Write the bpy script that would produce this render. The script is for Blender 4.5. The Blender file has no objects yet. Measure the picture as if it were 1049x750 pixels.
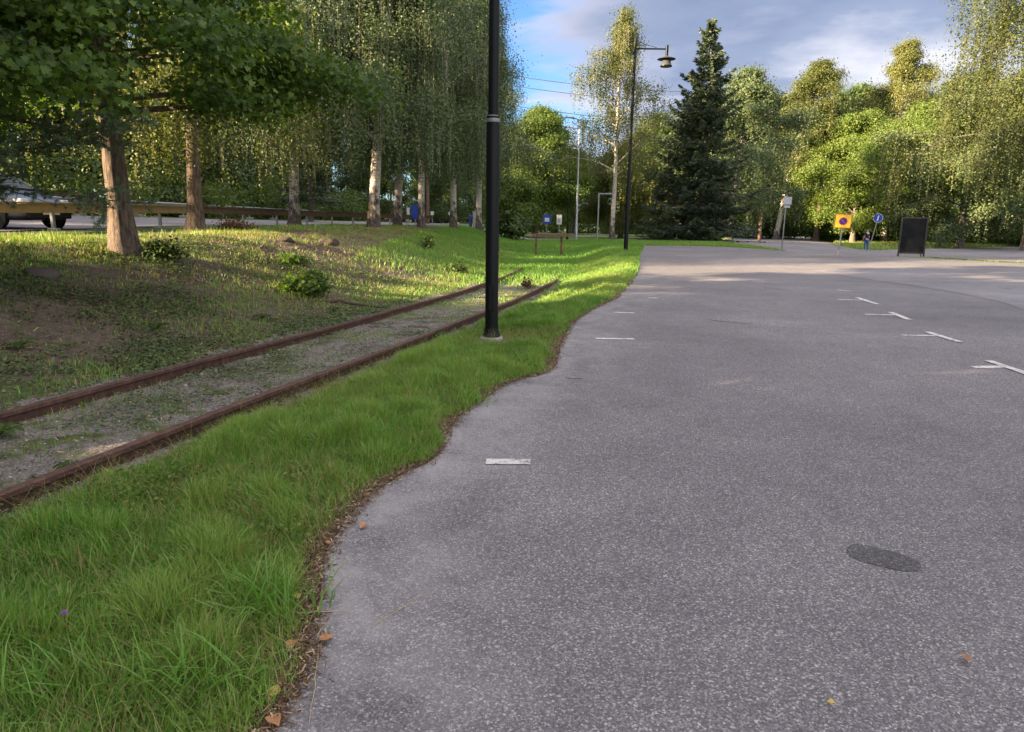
import bpy, bmesh, math, random
import numpy as np
from mathutils import Vector, Matrix
from mathutils.geometry import delaunay_2d_cdt
R_ = math.radians
C = bpy.context.scene.collection
scene = bpy.context.scene

# ---------------------------------------------------------------- camera
F, CX0, CY0, PITCH, ROLL, CAMH = 710., 524.5, 375., math.atan(147/710.), .015, 1.6
cam = bpy.data.cameras.new('camera'); cam.sensor_width = 36; cam.lens = 36*F/1049
cam.clip_start = .05; cam.clip_end = 3000
camo = bpy.data.objects.new('camera', cam); C.objects.link(camo)
camo.location = (0, 0, CAMH)
camo.rotation_euler = (Matrix.Rotation(math.pi/2-PITCH, 3, 'X') @ Matrix.Rotation(ROLL, 3, 'Z')).to_euler()
scene.camera = camo

# ---------------------------------------------------------------- light
SUN_AZ, SUN_EL = -109., 15.5          # azimuth clockwise from +Y
az, el = R_(SUN_AZ), R_(SUN_EL)
sdir = Vector((math.sin(az)*math.cos(el), math.cos(az)*math.cos(el), math.sin(el)))
sun = bpy.data.lights.new('sun', 'SUN'); sun.energy = 5.0; sun.angle = R_(.5); sun.color = (1., .76, .48)
suno = bpy.data.objects.new('sun', sun); C.objects.link(suno)
suno.rotation_euler = sdir.to_track_quat('Z', 'Y').to_euler(); suno.location = (-60, -20, 40)
scene.view_settings.view_transform = 'Standard'; scene.view_settings.look = 'None'
scene.view_settings.exposure = 2.5; scene.view_settings.gamma = 1; scene.view_settings.use_curve_mapping = False
try:
    scene.cycles.max_bounces = 6; scene.cycles.diffuse_bounces = 3; scene.cycles.transmission_bounces = 4
    scene.cycles.glossy_bounces = 2; scene.cycles.use_denoising = True
except Exception: pass

W = bpy.data.worlds.new('World'); scene.world = W; W.use_nodes = True
nt = W.node_tree; nt.nodes.clear()
def N(nt, t, **kw):
    n = nt.nodes.new(t)
    for k, v in kw.items():
        if k[0] == '_': setattr(n, k[1:], v)
        else:
            n.inputs[k.replace('__', ' ')].default_value = v
    return n
def ramp(nt, fac, stops, interp='LINEAR'):
    r = nt.nodes.new('ShaderNodeValToRGB'); r.color_ramp.interpolation = interp
    cr = r.color_ramp
    while len(cr.elements) < len(stops): cr.elements.new(.5)
    for e, (p, c) in zip(cr.elements, stops):
        e.position = p; e.color = (*c, 1) if len(c) == 3 else c
    nt.links.new(fac, r.inputs[0]); return r.outputs[0]
def mth(nt, op, a, b=None, c=None, clamp=False):
    m = nt.nodes.new('ShaderNodeMath'); m.operation = op; m.use_clamp = clamp
    for i, v in enumerate((a, b, c)):
        if v is None: continue
        if isinstance(v, (int, float)): m.inputs[i].default_value = v
        else: nt.links.new(v, m.inputs[i])
    return m.outputs[0]
def mixc(nt, fac, a, b, mode='MIX'):
    m = nt.nodes.new('ShaderNodeMix'); m.data_type = 'RGBA'; m.blend_type = mode
    for i, v in ((0, fac), (6, a), (7, b)):
        if isinstance(v, (int, float)): m.inputs[i].default_value = v
        elif isinstance(v, tuple): m.inputs[i].default_value = (*v, 1)
        else: nt.links.new(v, m.inputs[i])
    return m.outputs[2]
def noise(nt, vec, scale, detail=4, rough=.55, dist=0.):
    n = nt.nodes.new('ShaderNodeTexNoise'); n.inputs['Scale'].default_value = scale
    n.inputs['Detail'].default_value = detail; n.inputs['Roughness'].default_value = rough
    n.inputs['Distortion'].default_value = dist
    if vec is not None: nt.links.new(vec, n.inputs['Vector'])
    return n.outputs['Fac']
sky = N(nt, 'ShaderNodeTexSky', _sky_type='NISHITA', _sun_disc=False, _sun_elevation=el, _sun_rotation=az,
        _air_density=1.0, _dust_density=.6, _ozone_density=1.6)
tc = nt.nodes.new('ShaderNodeTexCoord')
sep = nt.nodes.new('ShaderNodeSeparateXYZ'); nt.links.new(tc.outputs['Generated'], sep.inputs[0])
zz = mth(nt, 'ADD', mth(nt, 'MAXIMUM', sep.outputs[2], 0.), .12)
cv = nt.nodes.new('ShaderNodeCombineXYZ')
nt.links.new(mth(nt, 'DIVIDE', sep.outputs[0], zz), cv.inputs[0])
nt.links.new(mth(nt, 'DIVIDE', sep.outputs[1], zz), cv.inputs[1])
cn = noise(nt, cv.outputs[0], 1.1, 7, .52, .35)
cn2 = noise(nt, cv.outputs[0], .8, 6, .55, .3)
cover = mth(nt, 'MULTIPLY_ADD', sep.outputs[0], 1.5, -.02)          # cloud bank lies to the right of the view
cover = mth(nt, 'MINIMUM', mth(nt, 'MAXIMUM', cover, -.12), .30)
dens = mth(nt, 'ADD', cn, cover)
mask = ramp(nt, dens, [(.50, (0, 0, 0)), (.66, (1, 1, 1))], 'EASE')
ccol = ramp(nt, mth(nt, 'ADD', mth(nt, 'MULTIPLY', cn2, .7), mth(nt, 'MULTIPLY', cn, .35)),
            [(.40, (.46, .58, .90)), (.52, (.72, .82, 1.12)), (.63, (1.75, 1.72, 1.85))])
edge = ramp(nt, dens, [(.56, (1, 1, 1)), (.74, (0, 0, 0))])
ccol = mixc(nt, mth(nt, 'MULTIPLY', edge, .5), ccol, (2.0, 1.85, 2.0))
high = mth(nt, 'MULTIPLY_ADD', mth(nt, 'SUBTRACT', sep.outputs[2], .36), 3.2, 0., True)     # unseen sky overhead and behind, brightened to lift the shaded ground
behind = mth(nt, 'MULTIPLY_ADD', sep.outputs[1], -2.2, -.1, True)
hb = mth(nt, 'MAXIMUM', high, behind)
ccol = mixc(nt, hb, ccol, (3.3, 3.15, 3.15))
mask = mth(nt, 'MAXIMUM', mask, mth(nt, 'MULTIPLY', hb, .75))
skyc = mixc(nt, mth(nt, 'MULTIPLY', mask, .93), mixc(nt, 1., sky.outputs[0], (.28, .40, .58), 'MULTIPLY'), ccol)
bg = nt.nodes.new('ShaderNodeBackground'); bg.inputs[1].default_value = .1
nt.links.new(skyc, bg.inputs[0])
wo = nt.nodes.new('ShaderNodeOutputWorld'); nt.links.new(bg.outputs[0], wo.inputs[0])

# ---------------------------------------------------------------- helpers
def ray(u, v):
    a, b = u-CX0, v-CY0; c, s = math.cos(ROLL), math.sin(ROLL)
    x, z = a*c+b*s, -(-a*s+b*c)
    cp, sp = math.cos(PITCH), math.sin(PITCH)
    return x, F*cp+z*sp, -F*sp+z*cp
def at(u, v, Y):
    r = ray(u, v); k = Y/r[1]; return r[0]*k, CAMH+r[2]*k
def sm(a, b, x):
    t = np.clip((x-a)/(b-a), 0, 1); return t*t*(3-2*t)
TY = [-30, 0, 4.8, 8, 11.6, 16, 18.35, 21.8, 30, 45, 70, 120]
TX = [-13.4, -4.4, -2.98, -2.07, -1.07, 0, .42, .95, 1.6, 2.2, 3, 4]
_ty = np.arange(-30, 120.1, .25); _tx = np.interp(_ty, TY, TX)
_k = np.ones(13)/13; _tx = np.convolve(np.pad(_tx, 6, mode='edge'), _k, 'valid')
def trackx(y): return np.interp(y, _ty, _tx)
def gz(x, y):
    x = np.asarray(x, float); y = np.asarray(y, float)
    A = np.interp(y, [-30, 0, 27, 31, 36, 42, 48, 55, 75, 150], [-.4, 0, .54, .57, .55, .5, .46, .38, .1, 0])
    B = np.interp(y, [-30, 0, 22, 27, 31, 40, 57, 75, 150], [-.4, 0, .46, .53, .40, .1, -.25, -.2, 0])
    lot = A+(B-A)*sm(.38, .5, x/np.maximum(y, 20))
    s = (trackx(y)-x)*.96
    bed = np.interp(y, [-30, 0, 20, 28, 35, 44, 60], [.06, .085, .085, .14, .25, .42, .15])
    w = sm(-2.6, -.9, s)
    z = lot*(1-w)+bed*w
    crest = 1.0+.012*np.clip(y, 0, 25)
    z = z+(crest-bed)*sm(.9, 7.0, s)
    z = z+.45*sm(13, 30, s)+.9*sm(27, 40, s)
    z = z+4.5*sm(34, 48, s)*sm(75, 45, y)
    return z
def G(x, y): return float(gz(x, y))
def vnoise(x, y, seed=0):
    xi = np.floor(x).astype(np.int64); yi = np.floor(y).astype(np.int64)
    fx = x-xi; fy = y-yi; fx = fx*fx*(3-2*fx); fy = fy*fy*(3-2*fy)
    def h(a, b):
        n = (a*374761393+b*668265263+seed*1442695041) & 0x7fffffff
        n = ((n ^ (n >> 13))*1274126177) & 0x7fffffff
        return ((n ^ (n >> 16)) & 0xffff)/65535.
    return (h(xi, yi)*(1-fx)+h(xi+1, yi)*fx)*(1-fy)+(h(xi, yi+1)*(1-fx)+h(xi+1, yi+1)*fx)*fy
def fnoise(x, y, s, seed=0, o=3):
    t = 0; a = 1; tot = 0
    for i in range(o):
        t = t+a*vnoise(x*s, y*s, seed+i*7); tot += a; a *= .5; s *= 2.03
    return t/tot

def tag(o, label=None, cat=None, group=None, kind=None):
    if label: o['label'] = label
    if cat: o['category'] = cat
    if group: o['group'] = group
    if kind: o['kind'] = kind
    return o
def empty(name, loc=(0, 0, 0), rz=0, label=None, cat=None, group=None):
    o = bpy.data.objects.new(name, None); C.objects.link(o); o.location = loc; o.rotation_euler = (0, 0, rz)
    o.empty_display_size = .2
    return tag(o, label, cat, group)
def copy_tree(o, parent=None):
    c = o.copy(); C.objects.link(c); c.parent = parent
    for ch in [k for k in bpy.data.objects if k.parent == o]: copy_tree(ch, c)
    return c
def link(name, me, m=None, parent=None, smooth=False):
    if m is not None:
        for q in (m if isinstance(m, (list, tuple)) else [m]): me.materials.append(q)
    o = bpy.data.objects.new(name, me); C.objects.link(o)
    if parent: o.parent = parent
    if smooth:
        me.polygons.foreach_set('use_smooth', [True]*len(me.polygons))
    return o
def np_mesh(name, V, Fc, tint=None):
    V = np.asarray(V, np.float32).reshape(-1, 3); Fc = np.asarray(Fc, np.int32)
    me = bpy.data.meshes.new(name); n, k = Fc.shape
    me.vertices.add(len(V)); me.vertices.foreach_set('co', V.ravel())
    me.loops.add(n*k); me.loops.foreach_set('vertex_index', Fc.ravel())
    me.polygons.add(n); me.polygons.foreach_set('loop_start', np.arange(0, n*k, k, dtype=np.int32))
    me.polygons.foreach_set('loop_total', np.full(n, k, np.int32))
    if tint is not None:
        a = me.attributes.new('tint', 'FLOAT', 'POINT'); a.data.foreach_set('value', np.asarray(tint, np.float32).ravel())
    me.update(calc_edges=True)
    return me

class MB:
    """collects simple shapes in one bmesh; build() links them as one object"""
    def __init__(s): s.b = bmesh.new()
    def box(s, c, d, rot=None, bev=0., mi=0):
        r = bmesh.ops.create_cube(s.b, size=1)
        vs = r['verts']
        M = Matrix.Translation(c) @ ((rot.to_4x4()) if rot else Matrix()) @ Matrix.Diagonal((*d, 1))
        bmesh.ops.transform(s.b, matrix=M, verts=vs)
        fs = {f for v in vs for f in v.link_faces}
        for f in fs: f.material_index = mi
        if bev > 0:
            es = list({e for v in vs for e in v.link_edges})
            bmesh.ops.bevel(s.b, geom=es, offset=bev, segments=2, affect='EDGES', profile=.5)
        return s
    def cone(s, a, b, r1, r2, n=16, mi=0, caps=True):
        a = Vector(a); b = Vector(b); d = b-a
        r = bmesh.ops.create_cone(s.b, cap_ends=caps, segments=n, radius1=max(r1, 1e-4), radius2=max(r2, 1e-4), depth=d.length)
        M = Matrix.Translation((a+b)/2) @ d.to_track_quat('Z', 'Y').to_matrix().to_4x4()
        bmesh.ops.transform(s.b, matrix=M, verts=r['verts'])
        for f in {f for v in r['verts'] for f in v.link_faces}: f.material_index = mi
        return s
    def lathe(s, prof, n=24, mi=0, c=(0, 0, 0)):
        rings = []
        for (r, z) in prof:
            rings.append([s.b.verts.new((c[0]+max(r, 1e-4)*math.cos(6.28318*i/n), c[1]+max(r, 1e-4)*math.sin(6.28318*i/n), c[2]+z)) for i in range(n)])
        for a, b in zip(rings, rings[1:]):
            for i in range(n):
                f = s.b.faces.new((a[i], a[(i+1) % n], b[(i+1) % n], b[i])); f.material_index = mi
        return s
    def poly(s, pts, mi=0):
        f = s.b.faces.new([s.b.verts.new(p) for p in pts]); f.material_index = mi; return s
    def build(s, name, m, parent=None, smooth=False):
        me = bpy.data.meshes.new(name); bmesh.ops.recalc_face_normals(s.b, faces=s.b.faces); s.b.to_mesh(me); s.b.free()
        o = link(name, me, m, parent)
        if smooth:
            for p in me.polygons: p.use_smooth = True
            try: me.set_sharp_from_angle(angle=R_(35))
            except Exception: pass
        return o

def tubes(lines, sides=8):
    """lines: list of (pts Nx3, radii N) -> verts, quads"""
    V = []; Q = []; off = 0
    for pts, rad in lines:
        pts = np.asarray(pts, float); n = len(pts); sd = sides if np.max(rad) > .025 else max(3, sides//2)
        t = np.gradient(pts, axis=0); t /= np.linalg.norm(t, axis=1)[:, None]+1e-9
        up = np.array([0, 0, 1.]) if abs(t[0, 2]) < .9 else np.array([1., 0, 0])
        u = np.cross(t, up); u /= np.linalg.norm(u, axis=1)[:, None]+1e-9
        w = np.cross(t, u)
        an = np.arange(sd)*2*math.pi/sd
        ring = pts[:, None, :]+np.asarray(rad)[:, None, None]*(np.cos(an)[None, :, None]*u[:, None, :]+np.sin(an)[None, :, None]*w[:, None, :])
        V.append(ring.reshape(-1, 3))
        i = np.arange(n-1)[:, None]*sd; j = np.arange(sd)[None, :]; j2 = (j+1) % sd
        Q.append(np.stack([i+j, i+j2, i+sd+j2, i+sd+j], -1).reshape(-1, 4)+off)
        off += n*sd
    return np.concatenate(V), np.concatenate(Q)

# ---------------------------------------------------------------- materials
def newmat(name):
    m = bpy.data.materials.new(name); m.use_nodes = True; nt = m.node_tree
    b = nt.nodes['Principled BSDF']; return m, nt, b
def objco(nt, scale=(1, 1, 1)):
    t = nt.nodes.new('ShaderNodeTexCoord'); mp = nt.nodes.new('ShaderNodeMapping'); mp.inputs['Scale'].default_value = scale
    nt.links.new(t.outputs['Object'], mp.inputs[0]); return mp.outputs[0]
def bump(nt, b, h, strength=.4, dist=.02):
    n = nt.nodes.new('ShaderNodeBump'); n.inputs['Strength'].default_value = strength; n.inputs['Distance'].default_value = dist
    nt.links.new(h, n.inputs['Height']); nt.links.new(n.outputs[0], b.inputs['Normal'])
def paint(name, col, rough=.5, metal=0., var=.12, scale=6, dirt=None, bmp=0.):
    m, nt, b = newmat(name)
    co = objco(nt); n = noise(nt, co, scale, 5, .6)
    d = dirt or tuple(c*.55 for c in col)
    c = ramp(nt, n, [(.3, tuple(x*(1-var) for x in col)), (.55, col), (.8, tuple(x*(1-var*.6)+y*var*.6 for x, y in zip(col, d)))])
    nt.links.new(c, b.inputs['Base Color']); b.inputs['Roughness'].default_value = rough; b.inputs['Metallic'].default_value = metal
    b.inputs['Specular IOR Level'].default_value = .15 if max(col) < .03 else .4
    if bmp: bump(nt, b, noise(nt, co, scale*8, 3), bmp, .01)
    return m
def leafmat(name, stops, trans=.35, rough=.5):
    """stops over the 'tint' value stored per leaf"""
    m, nt, b = newmat(name)
    at_ = nt.nodes.new('ShaderNodeAttribute'); at_.attribute_name = 'tint'
    oi = nt.nodes.new('ShaderNodeObjectInfo')
    v = mth(nt, 'ADD', at_.outputs['Fac'], mth(nt, 'MULTIPLY_ADD', oi.outputs['Random'], .16, -.08))
    c = ramp(nt, v, stops)
    nt.links.new(c, b.inputs['Base Color']); b.inputs['Roughness'].default_value = rough
    b.inputs['Specular IOR Level'].default_value = .3
    tr = nt.nodes.new('ShaderNodeBsdfTranslucent')
    nt.links.new(mixc(nt, 1., c, (1.25, 1.3, .5), 'MULTIPLY'), tr.inputs[0])
    mx = nt.nodes.new('ShaderNodeMixShader'); mx.inputs[0].default_value = trans
    nt.links.new(b.outputs[0], mx.inputs[1]); nt.links.new(tr.outputs[0], mx.inputs[2])
    nt.links.new(mx.outputs[0], nt.nodes['Material Output'].inputs[0])
    return m
def ground_mat():
    m, nt, b = newmat('ground_soil_and_turf'); co = objco(nt)
    a = nt.nodes.new('ShaderNodeAttribute'); a.attribute_name = 'region'
    sp = nt.nodes.new('ShaderNodeSeparateColor'); nt.links.new(a.outputs['Color'], sp.inputs[0])
    n1 = noise(nt, co, .9, 6, .6); n2 = noise(nt, co, 9, 6, .65); n3 = noise(nt, co, 60, 4, .7); n4 = noise(nt, co, 3.1, 5, .6)
    green = ramp(nt, n2, [(.3, (.03, .042, .014)), (.5, (.075, .10, .026)), (.72, (.16, .17, .055))])
    far = ramp(nt, n1, [(.3, (.07, .12, .02)), (.7, (.15, .2, .045))])
    litter = ramp(nt, mth(nt, 'ADD', mth(nt, 'MULTIPLY', n3, .6), mth(nt, 'MULTIPLY', n2, .4)),
                  [(.33, (.035, .024, .018)), (.46, (.10, .072, .055)), (.58, (.19, .14, .105)), (.75, (.32, .26, .2))])
    gvo = nt.nodes.new('ShaderNodeTexVoronoi'); gvo.inputs['Scale'].default_value = 90; nt.links.new(co, gvo.inputs['Vector'])
    gs = nt.nodes.new('ShaderNodeSeparateColor'); nt.links.new(gvo.outputs['Color'], gs.inputs[0])
    grav = ramp(nt, mth(nt, 'ADD', mth(nt, 'MULTIPLY', gs.outputs[0], .55), mth(nt, 'MULTIPLY', n2, .45)),
                [(.2, (.10, .085, .075)), (.5, (.2, .175, .16)), (.8, (.34, .31, .285))])
    grav = mixc(nt, ramp(nt, n4, [(.5, (0, 0, 0)), (.62, (1, 1, 1))]), grav, green)
    base = mixc(nt, sp.outputs[2], green, far)
    lit = ramp(nt, mth(nt, 'ADD', sp.outputs[1], mth(nt, 'MULTIPLY_ADD', n4, 1.4, -.72)), [(.35, (0, 0, 0)), (.6, (1, 1, 1))])
    c = mixc(nt, lit, base, litter)
    gr = ramp(nt, mth(nt, 'ADD', sp.outputs[0], mth(nt, 'MULTIPLY_ADD', n2, .8, -.42)), [(.4, (0, 0, 0)), (.6, (1, 1, 1))])
    c = mixc(nt, gr, c, grav)
    nt.links.new(c, b.inputs['Base Color']); b.inputs['Roughness'].default_value = .95
    bump(nt, b, mth(nt, 'ADD', n3, n2), .9, .03)
    return m
def asphalt(name, tone=1., warm=0., speck=1.):
    m, nt, b = newmat(name); co = objco(nt)
    vo = nt.nodes.new('ShaderNodeTexVoronoi'); vo.inputs['Scale'].default_value = 150; nt.links.new(co, vo.inputs['Vector'])
    vs = nt.nodes.new('ShaderNodeSeparateColor'); nt.links.new(vo.outputs['Color'], vs.inputs[0])
    fine = noise(nt, co, 160, 3, .7); big = noise(nt, co, .33, 6, .55, .4); mid = noise(nt, co, 2.3, 6, .65); st = noise(nt, objco(nt, (.25, 1.6, 1)), .8, 5, .6)
    stone = ramp(nt, vs.outputs[0], [(.0, (.045, .044, .047)), (.35, (.10, .097, .101)), (.72, (.19, .184, .188)), (.93, (.36, .345, .342)), (1., (.62, .59, .57))])
    c = mixc(nt, .35*speck if speck < 1 else .62, (.15, .146, .152), stone)
    tonef = mth(nt, 'ADD', mth(nt, 'MULTIPLY', big, .5), mth(nt, 'ADD', mth(nt, 'MULTIPLY', mid, .28), mth(nt, 'MULTIPLY', st, .22)))
    tn = ramp(nt, tonef, [(.36, (.72, .71, .72)), (.46, (.92, .91, .92)), (.54, (1.06, 1.05, 1.05)), (.64, (1.34, 1.31, 1.30))])
    c = mixc(nt, 1., c, tn, 'MULTIPLY')
    c = mixc(nt, 1., c, (tone*(1.03+warm), tone, tone*(1.03-warm)), 'MULTIPLY')
    a = nt.nodes.new('ShaderNodeAttribute'); a.attribute_name = 'tint'       # dusty worn margin along the verge
    dust = mth(nt, 'MULTIPLY', a.outputs['Fac'], ramp(nt, mth(nt, 'ADD', mid, mth(nt, 'MULTIPLY', fine, .3)), [(.5, (0, 0, 0)), (.78, (1, 1, 1))]))
    c = mixc(nt, mth(nt, 'MULTIPLY', dust, .75), c, (.34, .325, .33))
    vc = nt.nodes.new('ShaderNodeTexVoronoi'); vc.feature = 'DISTANCE_TO_EDGE'; vc.inputs['Scale'].default_value = .22
    wob = nt.nodes.new('ShaderNodeVectorMath'); wob.operation = 'ADD'; nt.links.new(co, wob.inputs[0])
    nn = nt.nodes.new('ShaderNodeTexNoise'); nn.inputs['Scale'].default_value = 1.3; nn.inputs['Detail'].default_value = 6; nt.links.new(co, nn.inputs['Vector'])
    nt.links.new(nn.outputs['Color'], wob.inputs[1]); nt.links.new(wob.outputs[0], vc.inputs['Vector'])
    crack = mth(nt, 'MULTIPLY', ramp(nt, vc.outputs['Distance'], [(0, (1, 1, 1)), (.0022, (0, 0, 0))]), ramp(nt, mid, [(.52, (0, 0, 0)), (.58, (1, 1, 1))]))
    spy = nt.nodes.new('ShaderNodeSeparateXYZ'); nt.links.new(co, spy.inputs[0])
    c = mixc(nt, mth(nt, 'MULTIPLY', mth(nt, 'MULTIPLY', crack, .75), mth(nt, 'MULTIPLY_ADD', spy.outputs[1], .5, -3., True)), c, (.05, .048, .047))
    nt.links.new(c, b.inputs['Base Color']); b.inputs['Roughness'].default_value = .88
    bump(nt, b, mth(nt, 'ADD', vs.outputs[1], mth(nt, 'MULTIPLY', fine, .6)), .55, .006)
    return m
def bark(name, kind):
    m, nt, b = newmat(name); co = objco(nt)
    t = nt.nodes.new('ShaderNodeTexCoord'); sp = nt.nodes.new('ShaderNodeSeparateXYZ'); nt.links.new(t.outputs['Object'], sp.inputs[0])
    if kind == 'birch':
        lines = noise(nt, objco(nt, (2, 2, 16)), 2.2, 6, .7); blot = noise(nt, objco(nt, (5, 5, 2.2)), 1., 5, .6); rough = noise(nt, objco(nt, (14, 14, 3)), 1.2, 6, .7)
        white = ramp(nt, lines, [(.36, (.10, .08, .07)), (.46, (.5, .44, .38)), (.65, (.66, .6, .53))])
        dark = ramp(nt, rough, [(.35, (.03, .024, .02)), (.55, (.13, .10, .085)), (.72, (.33, .28, .24))])
        low = mth(nt, 'SUBTRACT', .95, mth(nt, 'MULTIPLY', sp.outputs[2], .42))
        f = ramp(nt, mth(nt, 'ADD', mth(nt, 'MULTIPLY', low, .55), mth(nt, 'MULTIPLY_ADD', blot, 1.2, -.35)), [(.42, (0, 0, 0)), (.58, (1, 1, 1))])
        c = mixc(nt, f, white, dark); h = rough
    elif kind == 'grey':
        h = noise(nt, objco(nt, (12, 12, 2.5)), 1.3, 6, .7); c = ramp(nt, h, [(.3, (.05, .045, .04)), (.55, (.15, .13, .115)), (.75, (.27, .24, .21))])
    else:
        h = noise(nt, objco(nt, (16, 16, 3.)), 1.5, 7, .72); c = ramp(nt, h, [(.34, (.03, .022, .018)), (.47, (.11, .078, .058)), (.62, (.23, .165, .125))])
    nt.links.new(c, b.inputs['Base Color']); b.inputs['Roughness'].default_value = .9
    bump(nt, b, h, 1., .05)
    return m
def rustmat():
    m, nt, b = newmat('rusty_steel'); co = objco(nt)
    n = noise(nt, co, 14, 7, .7); n2 = noise(nt, co, 90, 3, .7)
    c = ramp(nt, mth(nt, 'ADD', mth(nt, 'MULTIPLY', n, .7), mth(nt, 'MULTIPLY', n2, .3)), [(.32, (.03, .017, .014)), (.5, (.082, .04, .03)), (.68, (.17, .085, .06))])
    nt.links.new(c, b.inputs['Base Color']); b.inputs['Roughness'].default_value = .7; b.inputs['Metallic'].default_value = .15
    bump(nt, b, n2, .6, .004)
    return m
def wornpaint(name, col, thr):
    m, nt, b = newmat(name); co = objco(nt)
    n = mth(nt, 'ADD', mth(nt, 'MULTIPLY', noise(nt, co, 130, 4, .8), .5), mth(nt, 'MULTIPLY', noise(nt, co, 14, 5, .7), .5))
    c = mixc(nt, ramp(nt, n, [(thr, (0, 0, 0)), (thr+.05, (1, 1, 1))]), (.17, .16, .163), col)
    nt.links.new(c, b.inputs['Base Color']); b.inputs['Roughness'].default_value = .8; bump(nt, b, n, .4, .004); return m
GREEN = [(.0, (.036, .075, .012)), (.35, (.068, .13, .02)), (.6, (.115, .19, .03)), (.85, (.16, .24, .04)), (1., (.25, .22, .05))]
M = dict(
    ground=ground_mat(), lot=asphalt('parking_asphalt'), road=asphalt('road_asphalt', 1.25, .01, .5), worn=asphalt('worn_asphalt', 1.3, .0, .7),
    patch=asphalt('fresh_bitumen_patch', .5, -.02, 1.), white=wornpaint('white_road_paint', (.6, .58, .56), .44),
    dim=wornpaint('faded_road_paint', (.34, .33, .33), .52),
    birch=bark('birch_bark', 'birch'), brown=bark('brown_bark', 'brown'), grey=bark('grey_bark', 'grey'), rust=rustmat(),
    black=paint('black_powder_coat', (.012, .013, .014), .38, .2, .1, 5), steel=paint('galvanised_steel', (.36, .37, .38), .45, .6, .15, 8),
    greypost=paint('grey_sign_post', (.22, .23, .24), .5, .4, .15, 8), concrete=paint('concrete', (.34, .33, .31), .9, 0, .25, 14, bmp=.6),
    timber=paint('weathered_yellow_timber', (.38, .25, .11), .8, 0, .3, 5, (.16, .1, .05), .4), timberold=paint('old_grey_brown_timber', (.16, .10, .065), .85, 0, .3, 5, bmp=.4),
    sleeper=paint('rotting_sleeper_wood', (.07, .052, .042), .95, 0, .4, 9, (.02, .015, .012), .8),
    dimsteel=paint('dull_lamp_shade', (.05, .05, .05), .6), glass=paint('frosted_lamp_glass', (.075, .08, .085), .25, 0, .05), board=paint('black_board_face', (.01, .011, .013), .85, 0, .1, 5), boardframe=paint('dark_board_frame', (.03, .028, .027), .6),
    yellow=paint('yellow_sign_sheet', (.85, .55, .04), .45, 0, .05), orange=paint('red_sign_sheet', (.62, .05, .02), .45, 0, .05), signblue=paint('blue_sign_sheet', (.02, .07, .42), .4, 0, .05),
    signwhite=paint('white_sign_sheet', (.72, .73, .74), .45, 0, .05), signgrey=paint('pale_grey_sign_back', (.42, .43, .44), .5, .2, .1), signpurple=paint('dark_blue_sign_sheet', (.04, .03, .22), .4, 0, .05),
    lightblue=paint('light_blue_sign_sheet', (.05, .3, .6), .45, 0, .05), cabinet=paint('beige_cabinet_paint', (.5, .45, .38), .6), rock=paint('weathered_granite', (.10, .088, .08), .95, 0, .4, 2, (.06, .05, .045), .8),
    carpaint=paint('silver_car_paint', (.12, .13, .15), .28, .6, .05), carblue=paint('blue_car_paint', (.06, .12, .3), .3, .3, .05), carglass=paint('dark_car_glass', (.012, .016, .02), .08, 0, .05),
    tyre=paint('tyre_rubber', (.015, .015, .015), .85), rim=paint('alloy_rim', (.6, .6, .6), .35, .7), plastic=paint('black_bumper_plastic', (.02, .02, .022), .6),
    lens=paint('headlight_lens', (.7, .72, .74), .12, .2, .05), redlens=paint('red_tail_lens', (.4, .02, .02), .2),
    grass=leafmat('grass_blades', [(.0, (.045, .11, .02)), (.3, (.095, .22, .036)), (.55, (.155, .32, .055)), (.75, (.25, .38, .085)), (.9, (.27, .25, .09)), (1., (.38, .3, .16))], .3, .45),
    maple=leafmat('maple_leaves', GREEN, .42), lime=leafmat('bright_green_leaves', [(0, (.045, .085, .016)), (.5, (.11, .17, .03)), (1, (.23, .27, .06))], .38),
    birchleaf=leafmat('birch_leaves', [(.0, (.05, .078, .036)), (.4, (.085, .125, .055)), (.7, (.125, .165, .062)), (.92, (.17, .19, .065)), (1, (.27, .22, .07))], .22),
    goldleaf=leafmat('yellowing_birch_leaves', [(.0, (.06, .08, .022)), (.4, (.11, .135, .038)), (.75, (.18, .185, .05)), (1, (.3, .23, .07))], .38),
    forest=leafmat('forest_leaves', [(.0, (.03, .055, .016)), (.4, (.065, .105, .028)), (.75, (.11, .155, .038)), (1, (.18, .19, .055))], .35),
    needle=leafmat('spruce_needles', [(.0, (.026, .046, .024)), (.5, (.07, .10, .052)), (.85, (.14, .155, .07)), (1, (.17, .12, .045))], .08, .55),
    pine=leafmat('pine_needles', [(.0, (.05, .095, .05)), (.5, (.11, .18, .095)), (1, (.2, .23, .11))], .12, .5),
    dry=leafmat('dry_litter', [(.0, (.05, .03, .02)), (.4, (.16, .09, .055)), (.7, (.3, .2, .12)), (1, (.5, .4, .27))], .1, .8),
    stone=leafmat('gravel_stones', [(.0, (.09, .078, .072)), (.5, (.2, .18, .168)), (1, (.42, .38, .35))], .0, .9),
    straw=paint('dry_straw', (.42, .33, .22), .8), leafyellow=paint('yellow_dead_leaf', (.55, .42, .13), .7, 0, .25, 40), leafbrown=paint('brown_dead_leaf', (.38, .19, .09), .7, 0, .25, 40),
    skin=paint('skin', (.5, .32, .24), .6), hair=paint('light_brown_hair', (.3, .2, .11), .7), navy=paint('navy_cloth', (.02, .025, .05), .9), jeans=paint('blue_denim', (.06, .11, .25), .9), shoe=paint('pale_trainers', (.55, .55, .56), .7),
    wire=paint('dark_cable', (.05, .05, .055), .6), dark=paint('dark_shed_paint', (.05, .05, .05), .8))

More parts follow.
